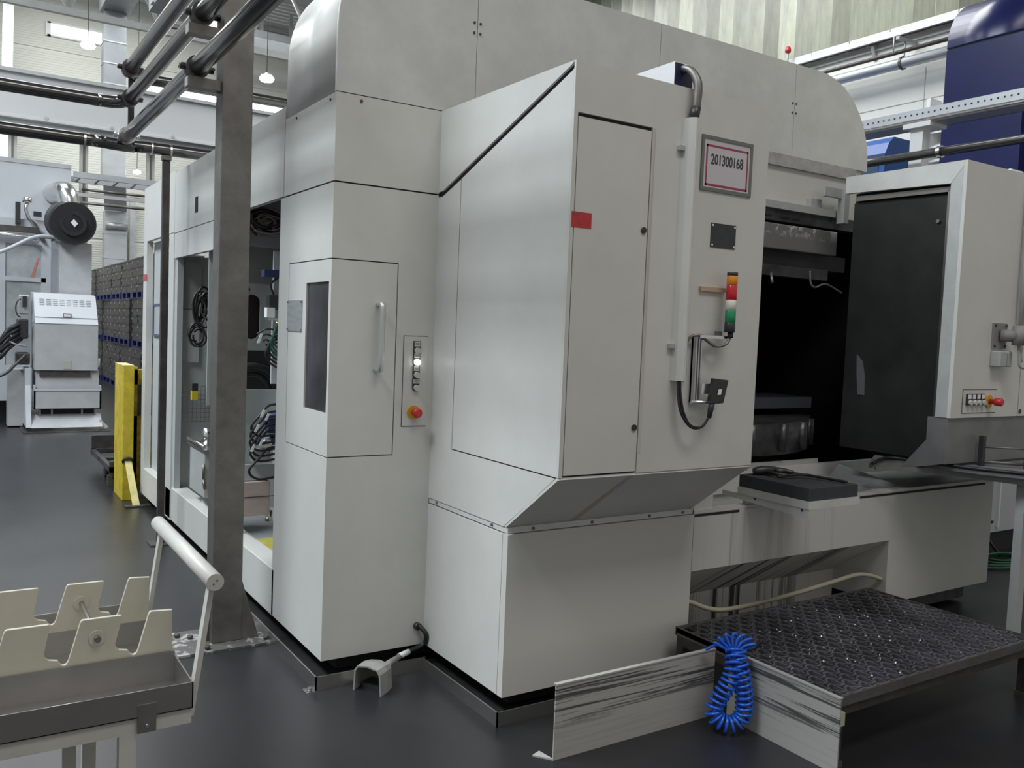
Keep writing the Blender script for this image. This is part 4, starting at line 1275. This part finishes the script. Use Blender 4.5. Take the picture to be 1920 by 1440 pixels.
# ------------------------------------------------------------------ rack table on the right edge
t = thing('rack_table', 'grey table with a dark rubber rim and a small rail at the right edge', 'table', (5.0, 2.6, 0))
RIM = [(4.66, 2.02), (4.541, 2.254), (4.455, 2.423), (4.41, 2.62), (4.403, 2.72), (4.40, 2.80), (4.37, 2.86), (4.31, 2.875), (4.22, 2.845), (4.10, 2.79), (4.04, 2.765), (4.06, 2.80), (4.4, 3.0)]
edge = RIM + [(5.6, 3.0), (5.6, 2.02)]
B().prism(edge, 'z', .915, .940).obj('table_top', MATS['skirt_grey'], t)
B().tube([(x, y, .942) for x, y in RIM[:-2]], .0095, 8).obj('rubber_rim', BLACK, t)
B().slab((4.66, 2.03, .875), (4.42, 2.66, .885), (4.42, 2.66, .916), (4.66, 2.03, .916), (.01, 0, 0)).obj('apron', MATS['skirt_grey'], t)
B().slab((4.42, 2.66, .885), (4.12, 2.795, .90), (4.12, 2.795, .916), (4.42, 2.66, .916), (0, .01, 0)).obj('apron', MATS['skirt_grey'], t)
for x, y in ((4.64, 2.29), (5.4, 2.2)):
    bx('leg', GREYPAINT, t, x, x + .06, y, y + .045, 0, .915)
for x, y in ((4.60, 2.50), (4.735, 2.33)):
    bx('rack_upright', BLACKPL, t, x, x + .028, y, y + .028, .94, 1.10, bevel=.003)
B().tube([(4.60, 2.53, 1.04), (4.76, 2.33, 1.045)], .005, 8).obj('rack_rail', STEEL, t)
B().tube([(4.62, 2.51, .962), (4.75, 2.35, .962)], .009, 8).obj('rack_rail', STEEL, t)
# cabinet and cable beyond the machine
t = thing('side_cabinet', 'pale bluish white cabinet on a black plinth beyond the machine base', 'cabinet', (7.0, 3.9, 0))
bx('body', WHITEBG, t, 6.1, 7.9, 3.55, 4.1, .16, 1.9)
bx('plinth', BLACK, t, 6.15, 7.85, 3.58, 4.05, 0, .16)
bx('corner_trim', PAPER, t, 6.78, 6.80, 3.53, 3.55, .2, 1.5)
t = thing('loose_cable', 'thin green cable coiled on the floor beside the side cabinet', 'cable', (6.5, 3.35, 0))
for k in range(4):
    B().tube([(6.45 + .02 * k + (.26 - .03 * k) * math.cos(a), 3.33 + (.12 - .01 * k) * math.sin(a), .012 + .012 * k) for a in [2 * math.pi * i / 24 for i in range(24)]], .008, 6, closed=True).obj('cable', GREENCABLE, t)
B().tube(spline([(6.6, 3.40, .03), (6.62, 3.5, .12), (6.60, 3.54, .24), (6.7, 3.53, .25)]), .012, 6).obj('cable', BLACK, t)

# ------------------------------------------------------------------ right background
t = thing('blue_press', 'tall dark blue machine with a rounded top behind the right cabinet', 'machine', (8.6, 4.6, 0))
pr = [(8.0, 0), (8.0, 4.28)] + [(8.0 + .62 * (1 - math.cos(a)), 4.28 + .62 * math.sin(a)) for a in [math.pi / 2 * i / 12 for i in range(1, 13)]] + [(9.8, 4.90), (9.8, 0)]
lo = [(8.0, 0), (8.0, 4.39), (9.8, 4.39), (9.8, 0)]
B().prism(lo, 'y', 4.22, 4.97).obj('side_panel', BLUEPANEL, t)
hi = [(8.0, 4.405)] + [p for p in pr[2:-1]] + [(9.8, 4.405)]
hi = [(8.0, 4.405)] + [(8.0 + .5 * (1 - math.cos(a)), 4.42 + .5 * math.sin(a)) for a in [math.pi / 2 * i / 12 for i in range(13)]] + [(9.8, 4.92), (9.8, 4.405)]
q = B().prism(hi, 'y', 4.22, 4.97)
for f in q.bm.faces:
    f.smooth = len(f.verts) == 4
q.obj('rounded_roof', BLUEPANEL, t)
bx('recess', mat('dark_blue_recess', (.03, .03, .06), .5), t, 8.12, 9.8, 3.3, 4.22, 0, 4.6)
bx('roof_seam', GAP, t, 8.006, 9.7, 4.23, 4.96, 4.39, 4.405)
t = thing('side_cable_tray', 'perforated grey cable tray on a white post in front of the blue machine', 'cable tray', (6.6, 3.6, 0))
bx('tray_side', GALV, t, 6.58, 6.592, -3.4, 5.0, 3.40, 3.475)
bx('tray_floor', GALV, t, 6.592, 6.80, -3.4, 5.0, 3.36, 3.372)
bx('tray_side', GALV, t, 6.79, 6.80, -3.4, 5.0, 3.36, 3.46)
for z in (3.375, 3.392):
    B().cyl((6.575, -3.4, z), (6.575, 5.0, z), .008, 8).obj('tray_edge', CHROME, t)
q = B()
for k in range(50):
    y = 2.4 + k * .05
    q.box(6.577, 6.58, y, y + .012, 3.43, 3.442)
q.obj('tray_slots', GAP, t)
bx('post', WHITE, t, 6.62, 6.72, 4.27, 4.38, 0, 3.36)
bx('post', WHITE, t, 6.62, 6.72, -1.73, -1.62, 0, 3.36)
bx('post_head', WHITE, t, 6.57, 6.80, 4.18, 4.42, 3.33, 3.38)
t = thing('side_pipe', 'long dark steel pipe running past the blue machine', 'pipe', (6.5, 3.6, 2.9))
B().cyl((6.5, -3.4, 3.085), (6.5, 5.2, 3.085), .035, 14).obj('pipe_run', PIPE, t)
for y in (4.02,):
    B().disc_ring((6.5, y, 3.085), .035, .048, 'y', .03, 16).obj('pipe_clip', CHROME, t)
    B().cyl((6.5, y + .015, 2.98), (6.6, y + .015, 2.98), .012, 6).obj('clip_arm', GALV, t)
t = thing('blue_cabinet', 'bright blue machine roof with dark bands far behind the hood', 'machine', (12.4, 9.5, 0))
B().prism([(11.8, 0), (11.8, 4.45), (11.88, 4.62), (12.0, 4.72), (12.6, 4.72), (12.6, 0)], 'y', 8.2, 10.5).obj('body', BLUEBRIGHT, t)
bx('dark_band', mat('dark_blue_band', (.02, .05, .13), .5), t, 11.79, 11.8, 8.2, 10.5, 4.38, 4.44)  # darker blue strip along the body side
bx('glazing', mat('blue_glass', (.06, .10, .16), .15), t, 11.79, 11.8, 8.3, 10.4, 3.9, 4.3)
t = thing('wall_louvre', 'white louvre slats on the wall beside the blue machine', 'louvre', (12.9, 8, 4.0))
for k in range(5):
    B().slab((12.75, 6.6, 4.2 + .22 * k), (12.75, 8.1, 4.2 + .22 * k), (12.97, 8.1, 4.3 + .22 * k), (12.97, 6.6, 4.3 + .22 * k), (.0, 0, .02)).obj('slat', WHITE, t)
bx('louvre_frame', WHITE, t, 12.7, 12.98, 8.1, 8.16, 4.1, 5.4)
bx('louvre_frame', WHITE, t, 12.7, 12.98, 6.54, 6.6, 4.1, 5.4)

# ------------------------------------------------------------------ steel post with pipe arms
t = thing('steel_post', 'tall bare steel post with a gusset foot and two pipe arms', 'post', (1.11, 4.25, 0))
PX0, PX1, PY0, PY1 = 1.052, 1.192, 4.165, 4.285
q = B()
q.box(PX0, PX1, PY0, PY1, .01, 3.6)
q.obj('post_tube', STEEL, t, .004)
B().prism([(PX1, .01), (PX1 + .085, .01), (PX1, .30)], 'y', PY0 + .004, PY0 + .016).obj('gusset', STEEL, t)
B().prism([(PX0, .01), (PX0 - .04, .01), (PX0, .26)], 'y', PY0 + .05, PY0 + .062).obj('gusset', STEEL, t)
PLSP = streaked('plaster_splashed_steel', (.10, .095, .09), (.42, .42, .41), .53, 12, 12, amount=.9, soft=.08, dist=.8)
for nd in PLSP.node_tree.nodes:
    if nd.type == 'MAPPING':
        nd.inputs['Scale'].default_value = (13, 13, 13)
pb = bx('base_plate', PLSP, t, .88, 1.345, 4.075, 4.40, 0, .010)
for x, y in ((.93, 4.33), (1.02, 4.11), (1.30, 4.12), (.98, 4.28)):
    B().cyl((x, y, .01), (x, y, .028), .013, 6).obj('anchor_bolt', STEELDK, pb)
for z in (2.60, 2.835):
    a = bx('pipe_arm', STEEL, t, .905, PX0, PY0 + .02, PY0 + .08, z, z + .045)
    bx('arm_end_cap', ALU, a, .902, .905, PY0 + .022, PY0 + .078, z + .002, z + .043)

# ------------------------------------------------------------------ steel pipes overhead
PXC = .955
zs = {'C': 2.70, 'B': 2.945, 'A': 3.135}
PR = .040
YF = 6.25


def clamp(t, x, y, z, ax='y', m=STEELDK):
    c = B().disc_ring((x, y - .03, z), PR, PR + .012, 'y', .06, 18).obj('pipe_clamp', m, t)
    for s in (-1, 1):
        B().cyl((x + s * (PR + .005), y, z), (x + s * (PR + .035), y, z), .016, 8).obj('clamp_ear', m, c)
        B().cyl((x + s * (PR + .03), y - .03, z), (x + s * (PR + .03), y + .03, z), .007, 6).obj('clamp_bolt', m, c)


t = thing('media_pipe', 'lowest of the three overhead steel pipes, with branches to both sides', 'pipe', (PXC, 4, 2.70), 'overhead steel pipes')
B().cyl((PXC, .9, 2.70), (PXC, YF, 2.70), PR, 20).obj('pipe_run', PIPE, t)
B().tube(spline([(-2.5, YF, 2.665), (.55, YF, 2.665), (.78, YF, 2.665), (.90, YF, 2.66), (1.02, YF, 2.66), (1.2, YF, 2.668), (3.0, YF, 2.668)], 6), .039, 16).obj('branch_run', PIPE, t)
clamp(t, PXC, 4.25, 2.70)
clamp(t, PXC, YF - .12, 2.70, m=CHROME)
for x in (.72, 1.12, 1.24):
    B().disc_ring((x, YF, 2.667), .039, .043, 'x', .012, 16).obj('weld_collar', CHROME, t)
t = thing('media_pipe', 'middle overhead steel pipe, with a bend to the left edge', 'pipe', (PXC, 4, 2.945), 'overhead steel pipes')
B().cyl((PXC + .02, .9, 2.945), (PXC + .02, YF, 2.945), PR, 20).obj('pipe_run', PIPE, t)
B().tube(spline([(-2.5, YF, 2.925), (.5, YF, 2.925), (.8, YF, 2.925), (.92, YF - .01, 2.93), (.97, YF - .06, 2.945)], 6), .040, 16).obj('branch_run', PIPE, t)
clamp(t, PXC + .02, 4.25, 2.945)
clamp(t, PXC + .02, YF - .1, 2.945)
t = thing('media_pipe', 'highest of the three overhead steel pipes, with a branch behind the post', 'pipe', (PXC, 4, 3.135), 'overhead steel pipes')
B().cyl((PXC + .02, .9, 3.135), (PXC + .02, YF, 3.135), PR, 20).obj('pipe_run', PIPE, t)
B().tube(spline([(PXC + .02, YF - .06, 3.135), (PXC + .05, YF, 3.12), (1.12, YF + .01, 3.11), (1.4, YF, 3.11), (3.0, YF, 3.11)], 6), .036, 16).obj('branch_run', PIPE, t)
clamp(t, PXC + .02, YF - .1, 3.135)
o = bx('pipe_hanger_bar', STEELDK, None, .985, 1.02, YF + .02, YF + .045, 2.70, 3.10)
tag(o, 'short dark vertical bar joining the far ends of the overhead pipes', 'bar')
t = thing('thin_post', 'thin dark square steel post under the lowest overhead pipe', 'post', (1.31, 6.6, 0))
bx('post_tube', STEELDK, t, 1.20, 1.245, YF - .01, YF + .035, .008, 2.60, bevel=.003)
bx('pipe_saddle', STEEL, t, 1.195, 1.25, YF - .02, YF + .04, 2.60, 2.63)
bx('base_plate', STEELDK, t, 1.15, 1.30, YF - .06, YF + .09, 0, .008)
t = thing('overhead_lamp_box', 'grey ribbed sheet metal box above the overhead pipes', 'lamp', (1.8, 8.6, 4.4))
q = B().box(1.58, 1.95, 7.0, 9.0, 4.42, 4.60)
q.obj('housing', GALV, t)
for k in range(7):
    bx('cooling_fin', ALU, t, 1.56, 1.58, 7.1 + .27 * k, 7.2 + .27 * k, 4.43, 4.58)
B().cyl((1.75, 8, 4.6), (1.75, 8, HZ), .012, 6).obj('suspension_rod', STEELDK, t)

# ladder tray bridging to the far machine
t = thing('ladder_tray', 'pale steel ladder tray bridging from the tall white cell to the wing', 'cable tray', (2.1, 14.5, 3.2))
bx('side_rail', GALV, t, 1.54, 2.75, 14.45, 14.5, 3.56, 3.645)
bx('side_rail', GALV, t, 1.54, 2.75, 15.0, 15.05, 3.56, 3.645)
bx('side_rail', ALU, t, 1.54, 2.60, 14.45, 14.5, 3.29, 3.34)
B().cyl((1.54, 14.48, 3.20), (2.60, 14.48, 3.20), .022, 8).obj('tube_rail', STEEL, t)
B().cyl((1.7, 14.9, 3.45), (2.66, 14.9, 3.45), .022, 8).obj('tube_rail', STEEL, t)
for k in range(5):
    bx('rung', GALV, t, 1.62 + .26 * k, 1.65 + .26 * k, 14.5, 15.0, 3.57, 3.60)


# ------------------------------------------------------------------ die cart in the foreground
t = thing('rack_cart', 'cream cart with two slotted plates, steel drip trough and white push handle', 'cart', (.1, 2.4, 0))
CY0, CY1 = 2.072, 2.74
q = B()
q.box(-.62, .484, CY0, CY0 + .003, .638, .70).box(.481, .484, CY0, CY1, .638, .70).box(-.62, .484, CY0, CY1, .637, .640)
q.box(-.62, .481, CY1 - .003, CY1, .638, .70)
q.obj('drip_trough', STAINLESS, t)
bx('trough_divider', STAINLESS, t, -.62, .481, 2.262, 2.266, .64, .712)
bx('trough_divider', STAINLESS, t, -.62, .481, 2.562, 2.566, .64, .70)


def rack(y, dz=0.0):
    base, top = .655 + dz, .819 + dz
    pts = [(.474, base), (.475, top - .003)]
    L, Rr = .422, .360
    for k in range(6):
        pts += [(L + .003, top), (L, top - .001), (L - .003, top - .007)]
        pts += [(L - .027, top - .094), (L - .031, top - .101), (L - .037, top - .104), (L - .043, top - .101), (L - .050, top - .090), (L - .070, top - .086), (L - .076, top - .080), (L - .079, top - .070)]
        pts += [(Rr - .001, top - .004), (Rr - .004, top)]
        L, Rr = (.268 if k == 0 else L - .158), Rr - .158
    pts += [(Rr + .06, top), (Rr + .06, base)]
    B().prism(pts, 'y', y, y + .011).obj('slotted_plate', CREAM, t, .0012)


rack(2.268)
rack(2.566, .006)
for y, d in ((2.268, -1), (2.566, -1)):
    B().cyl((.302, y, .772), (.302, y + d * .004, .772), .019, 16).obj('washer', CREAM, t)
B().cyl((.302, 2.262, .772), (.302, 2.59, .772), .006, 8).obj('tie_rod', STEEL, t)
for y in (2.262,):
    B().cyl((.302, y, .772), (.302, y - .012, .772), .008, 6).obj('nut', STEEL, t)
# frame and legs
q = B().box(-.62, .482, CY0 + .006, CY0 + .036, .600, .637).box(.452, .482, CY0 + .03, CY1 - .01, .600, .637).box(-.62, .482, CY1 - .036, CY1 - .006, .600, .637)
q.obj('top_rail', CARTWHITE, t)
for x, y in ((.325, CY0 + .006), (.325, CY1 - .036), (-.58, CY0 + .006), (-.58, CY1 - .036)):
    bx('leg', CARTWHITE, t, x, x + .036, y, y + .03, .0, .600)
bx('middle_upright', CARTWHITE, t, .235, .263, 2.30, 2.33, .14, .600)
bx('lower_rail', CARTWHITE, t, -.58, .36, CY0 + .006, CY0 + .036, .12, .15)
bx('lower_rail', CARTWHITE, t, -.58, .36, CY1 - .036, CY1 - .006, .12, .15)
bx('lower_rail', CARTWHITE, t, .235, .263, CY0 + .03, CY1 - .03, .12, .15)
br = bx('hanger_bracket', STEEL, t, .362, .402, CY0 - .003, CY0, .602, .668)
B().cyl((.383, CY0 - .003, .618), (.383, CY0 - .006, .618), .004, 8).obj('screw', CHROME, br)
# push handle leaning out at the end
HZ_ = .928
B().cyl((.533, 2.085, HZ_), (.528, 2.735, HZ_ + .008), .0205, 24).obj('handle_bar', CARTWHITE, t)
for y in (2.115, 2.70):
    B().slab((.484, y, .60), (.484, y + .028, .60), (.528, y + .028, HZ_ - .01), (.528, y, HZ_ - .01), (.012, 0, 0)).obj('handle_arm', CARTWHITE, t)
q = B()
for d in (-.004, .004):
    q.cyl((.533 + d, 2.085, HZ_ + d), (.533 + d, 2.0835, HZ_ + d), .002, 6)
q.obj('handle_end_mark', STEELDK, t)

# ------------------------------------------------------------------ yellow guard and low trolley
t = thing('yellow_guard', 'chipped yellow steel guard post with a slanted brace on the floor', 'guard', (1.27, 7.95, 0))
bx('post', YELLOW, t, 1.225, 1.31, 7.86, 8.30, 0, 1.135, bevel=.004)
bx('post_cap', YELLOWPALE, t, 1.224, 1.311, 7.86, 8.30, 1.135, 1.142)
q = B().box(1.31, 1.75, 8.0, 8.05, .97, 1.10).box(1.31, 1.75, 8.0, 8.05, .05, .70).box(1.31, 1.36, 8.0, 8.05, .05, 1.12)
q.obj('guard_panel', mat('worn_yellow_paint', (.50, .36, .03), .55, noise=.55, nscale=13), t)
bx('dark_slot', STEELDK, t, 1.36, 1.75, 8.03, 8.06, .70, .97)
B().slab((1.262, 7.58, .012), (1.318, 7.58, .012), (1.292, 7.86, .36), (1.238, 7.86, .36), (0, .025, .02)).obj('brace', YELLOWPALE, t)
B().cyl((1.265, 7.862, .34), (1.265, 7.85, .33), .045, 14).obj('scorch_mark', OILY, t)
bx('foot_plate', STEELDK, t, 1.20, 1.40, 7.53, 7.62, 0, .012)
t = thing('low_trolley', 'low dark steel trolley frame behind the yellow guard', 'trolley', (1.25, 9.0, 0))
q = B().box(1.20, 1.24, 8.35, 9.6, .16, .21).box(1.20, 1.55, 9.55, 9.6, .16, .21).box(1.20, 1.55, 8.35, 8.4, .10, .26).box(1.20, 1.50, 9.0, 9.05, .17, .2)
q.obj('frame', OILY2, t)
bx('end_stop', STEELDK, t, 1.21, 1.43, 9.60, 9.63, .14, .34)
bx('deck', STEELDK, t, 1.28, 1.55, 8.42, 9.5, .15, .17)
for y in (8.45, 9.1):
    B().cyl((1.26, y, .06), (1.30, y, .06), .06, 14).obj('wheel', BLACK, t)
bx('tow_bracket', STEELDK, t, 1.18, 1.22, 8.32, 8.38, .05, .14)

# ------------------------------------------------------------------ machine at the left, far aisle
t = thing('white_cell', 'tall white machine cell with glazed doors behind the chip conveyor', 'machine', (0.4, 14.5, 0))
bx('upper_housing', WHITEBG, t, -3.5, 1.50, 14.4, 16.0, 2.60, 3.72)
bx('lower_housing', WHITEBG, t, -3.5, 1.30, 14.8, 16.5, .25, 2.60)
bx('ledge', WHITEBG, t, -3.5, 1.30, 14.2, 14.9, 2.62, 2.86)
q = B().box(-3.5, .66, 14.10, 14.14, .3, 2.60).box(.66, 1.10, 14.10, 14.14, 2.50, 2.60).box(.66, 1.16, 14.10, 14.14, 1.98, 2.04).box(1.10, 1.22, 14.10, 14.14, .3, 2.60).box(.66, 1.10, 14.10, 14.14, .3, .8)
q.obj('door_frame', WHITEBG, t)
bx('door_pane', mat('cell_glass', (.40, .42, .43), .12, noise=.35, nscale=2.5), t, .66, 1.10, 14.12, 14.13, .8, 2.50)
B().prism([(.95, 1.98), (.99, 1.98), (1.08, 2.32), (1.05, 2.32)], 'y', 14.115, 14.12).obj('red_reflection_strip', mat('dull_red', (.5, .2, .18), .5), t)
q = B().prism([(-1, 2.66), (1.02, 2.66), (1.10, 2.56), (1.15, 2.56), (1.05, 2.74), (-1, 2.74)], 'y', 14.02, 14.1)
q.obj('dark_cornice', STEELDK, t)
B().tube([(-1, 14.0, 2.60), (.95, 14.0, 2.60), (1.05, 14.0, 2.53)], .035, 10).obj('chrome_rail', CHROME, t)
bx('pillar_strip', mat('blue_grey_strip', (.30, .31, .34), .5), t, 1.22, 1.29, 13.9, 14.1, .3, 2.56)
bx('column', GREYBG, t, 1.29, 1.70, 13.7, 14.2, .7, 2.55)
bx('bracket_plate', BLACKPL, t, .78, .84, 14.1, 14.2, 2.78, 3.08)
B().tube([(.93, 14.1, 3.12), (.90, 14.1, 3.0), (.94, 14.1, 2.86), (1.08, 14.1, 2.74)], .025, 8).obj('gauge_pipe', CHROME, t)
B().cyl((.92, 14.1, 3.08), (.92, 14.1, 3.15), .06, 12).obj('gauge', CHROME, t)
bx('sensor', BLACKPL, t, 1.0, 1.1, 14.1, 14.16, 2.90, 2.97)
B().tube(spline([(.2, 13.6, 2.15), (.65, 13.6, 2.38), (.95, 13.6, 2.56), (1.15, 13.65, 2.60), (1.4, 13.7, 2.58)]), .025, 8).obj('pale_hose', WHITEBG, t)
bx('kick_plate', OILY, t, -3.5, 1.0, 14.3, 14.8, 0, .3)
bx('roof_dirt_edge', GREYBG, t, -3.5, 1.50, 14.39, 14.4, 3.66, 3.72)
t = thing('mist_collector', 'black round filter drum with a bright elbow on the white cell', 'filter', (1.5, 13.6, 2.5))
B().cyl((1.43, 13.45, 2.79), (1.39, 13.85, 2.84), .285, 32).obj('drum', BLACKPL, t)
B().disc_ring((1.43, 13.43, 2.79), .12, .17, 'y', .02, 28).obj('drum_ring', BLACK, t)
B().disc_ring((1.435, 13.45, 2.79), .265, .290, 'y', .05, 32).obj('drum_rim', BLACK, t)
B().slab((1.40, 13.44, 2.80), (1.45, 13.44, 2.74), (1.49, 13.44, 2.79), (1.44, 13.44, 2.85), (0, -.004, 0)).obj('label_card', PAPER, t)
B().tube(spline([(1.42, 13.9, 2.80), (1.42, 13.9, 3.10), (1.38, 13.95, 3.26), (1.30, 14.15, 3.28), (1.28, 14.385, 3.27)], 6), .14, 18).obj('elbow_duct', CHROME, t)

t = thing('chip_conveyor', 'white stepped chip conveyor hopper with vents in the far aisle', 'conveyor', (1.3, 13.2, 0))
c = B().prism([(12.90, 1.415), (13.22, 1.81), (13.66, 1.83), (13.66, 1.415)], 'x', .94, 1.69).obj('sloping_cover', WHITEBG, t, .006)
n_ = Vector((0, -.395, .32)).normalized()
for k in range(8):
    for r in range(4):
        x = 1.005 + k * .08
        f = .62 + .06 * r
        y, z = 12.90 + .32 * f, 1.415 + .395 * f
        B().slab((x, y - .004, z), (x + .058, y - .004, z), (x + .058, y + .003, z + .008), (x, y + .003, z + .008), (0, -.003, .002)).obj('vent_slot', GREYBG, c)
q = B()
f = .22
y, z = 12.90 + .32 * f, 1.415 + .395 * f
for a in ((0, .1, 0, .008), (0, .1, .04, .048), (0, .008, 0, .048), (.092, .1, 0, .048)):
    q.box(1.27 + a[0], 1.27 + a[1], y - .02, y - .005, z + a[2], z + a[3])
q.obj('cover_handle', STEELDK, c)
bx('cover_fold', GREYBG, c, .945, 1.69, 12.955, 12.97, 1.495, 1.50)
hp_ = bx('hopper_front', GREYBG, t, .94, 1.69, 12.91, 13.66, .80, 1.415, bevel=.004)
bx('warning_plate', mat('plate_beige', (.42, .41, .37), .5), hp_, 1.275, 1.365, 12.905, 12.91, .82, .93)
bx('outlet_mouth', STEELDK, t, 1.0, 1.60, 12.93, 12.96, .72, .80)
bx('neck', GREYBG, t, .96, 1.71, 12.96, 13.66, .50, .80)
q = B().box(.93, 1.73, 12.86, 12.88, .29, .545).box(.93, .95, 12.86, 13.1, .29, .60).box(1.71, 1.73, 12.86, 13.1, .29, .60).box(.93, 1.73, 12.86, 13.1, .29, .30)
q.obj('collecting_bin', GREYBG, t)
bx('bin_lip', WHITEBG, t, .93, 1.73, 12.85, 12.89, .535, .555)
bx('under_gap', BLACK, t, 1.0, 1.68, 13.0, 13.05, .2, .29)
for x in (1.0, 1.14, 1.5, 1.66):
    bx('under_post', GREYBG, t, x, x + .02, 12.96, 13.0, .19, .30)
B().slab((.90, 12.78, .055), (1.74, 12.78, .055), (1.74, 12.98, .205), (.90, 12.98, .205), (0, .01, .01)).obj('base_skirt', GREYBG, t)
B().prism([(12.80, .06), (13.0, .60), (13.0, .82), (13.66, .82), (13.66, .06)], 'x', .84, .90).obj('side_frame', WHITEBG, t)
bx('floor_sheet', STEELDK, t, .80, 1.83, 12.70, 13.69, 0, .008)
B().prism([(1.70, .03), (1.80, .02), (1.82, .05), (1.72, .15)], 'y', 12.85, 12.9).obj('foot_brace', GREYBG, t)
B().tube([(1.70, 13.3, .82), (1.75, 13.3, .84), (1.75, 13.3, .95)], .018, 8).obj('side_hook', WHITEBG, t)
mo = bx('drive_motor', BLACKPL, t, .75, .88, 13.1, 13.4, 1.20, 1.46, bevel=.02)
for k in range(5):
    B().tube(spline([(.80, 13.15, 1.40 - .05 * k), (.65, 13.0, 1.32 - .06 * k), (.5, 13.0, 1.12 - .05 * k + .04 * (k % 2)), (.2, 13.1, 1.08 - .05 * k), (-.2, 13.2, 1.02)]), .028, 8).obj('black_hose', BLACK, mo)
B().tube(spline([(.86, 13.1, 1.1), (.70, 13.0, 1.14), (.60, 13.0, 1.22), (.64, 13.0, 1.3), (.68, 13.0, 1.22)]), .012, 6).obj('grey_hose', GREYBG, mo)
gb = bx('gear_unit', STEELDK, t, .74, .90, 13.1, 13.4, .86, 1.02, bevel=.02)
B().tube(spline([(.85, 13.05, 1.0), (.72, 13.0, .86), (.6, 13.0, .74), (.3, 13.0, .62)]), .02, 8).obj('hose', STEELDK, gb)
vb = bx('valve_box', ALU, t, .78, .90, 13.3, 13.5, 1.52, 1.78, bevel=.015)
B().tube([(.80 + .06 * math.cos(a), 13.25, 1.6 + .12 * math.sin(a)) for a in [math.pi * (.5 + i / 10) for i in range(11)]], .010, 6).obj('cable', STEELDK, vb)
bx('sensor', BLACKPL, vb, .82, .87, 13.25, 13.3, 1.62, 1.76)
bx('pump_box', GREYBG, t, .66, .84, 13.4, 13.69, 0.02, .78)

# ------------------------------------------------------------------ crates on blue pallets
q = B()
q.box(0, .78, 0, .585, 0, .150)
q.box(-.008, .788, -.006, .591, .128, .158)
q.mi = 1
q.box(-.0095, -.0075, .53, .565, .070, .115)
crate0 = q.obj('crate', (CRATE, PAPER), None)
bl = Vector(crate0['base'])
crate0.name = 'crate'
tag(crate0, 'dark grey plastic crate with a white tag in the stacked wall of crates', 'crate', 'stacked grey crates')
q = B()
q.box(0, .8, 0, 1.2, .12, .145)
for a in (0, .53, 1.06):
    q.box(0, .8, a, a + .14, .02, .12)
q.box(0, .8, 0, 1.2, 0, .02)
pal0 = q.obj('pallet', PALLET, None)
tag(pal0, 'blue plastic pallet between the layers of stacked grey crates', 'pallet', 'blue pallets under the crates')
plb = Vector(pal0['base'])
CX = 3.02
DUCTX = 3.1
first_c = first_p = True
NTH = ('nearest', 'second', 'third', 'fourth', 'fifth', 'sixth', 'seventh')
LAY = ('bottom', 'second', 'third', 'fourth', 'top')
TIER = ('floor', 'middle', 'top')
for s in range(7):
    y0 = 16.3 + s * 1.27
    for lv, (zb, n) in enumerate(((.0, 5), (.955, 5), (1.90, 4))):
        dx = random.uniform(0, .05)
        o = pal0 if first_p else pal0.copy()
        if not first_p:
            COL.objects.link(o)
        first_p = False
        o.location = plb + Vector((CX + dx, y0, zb))
        o['label'] = f'blue pallet under the {TIER[lv]} tier of the {NTH[s]} crate stack from the white wing'
        for k in range(n):
            for j in range(2):
                o = crate0 if first_c else crate0.copy()
                if not first_c:
                    COL.objects.link(o)
                first_c = False
                ln = 'top' if k == n - 1 else LAY[k]
                o['label'] = f'grey crate, {ln} layer of {TIER[lv]} tier, {("near", "far")[j]} half of {NTH[s]} stack from the wing'
                o.location = bl + Vector((CX + dx + random.uniform(0, .02), y0 + .01 + j * .60, zb + .147 + k * .160))
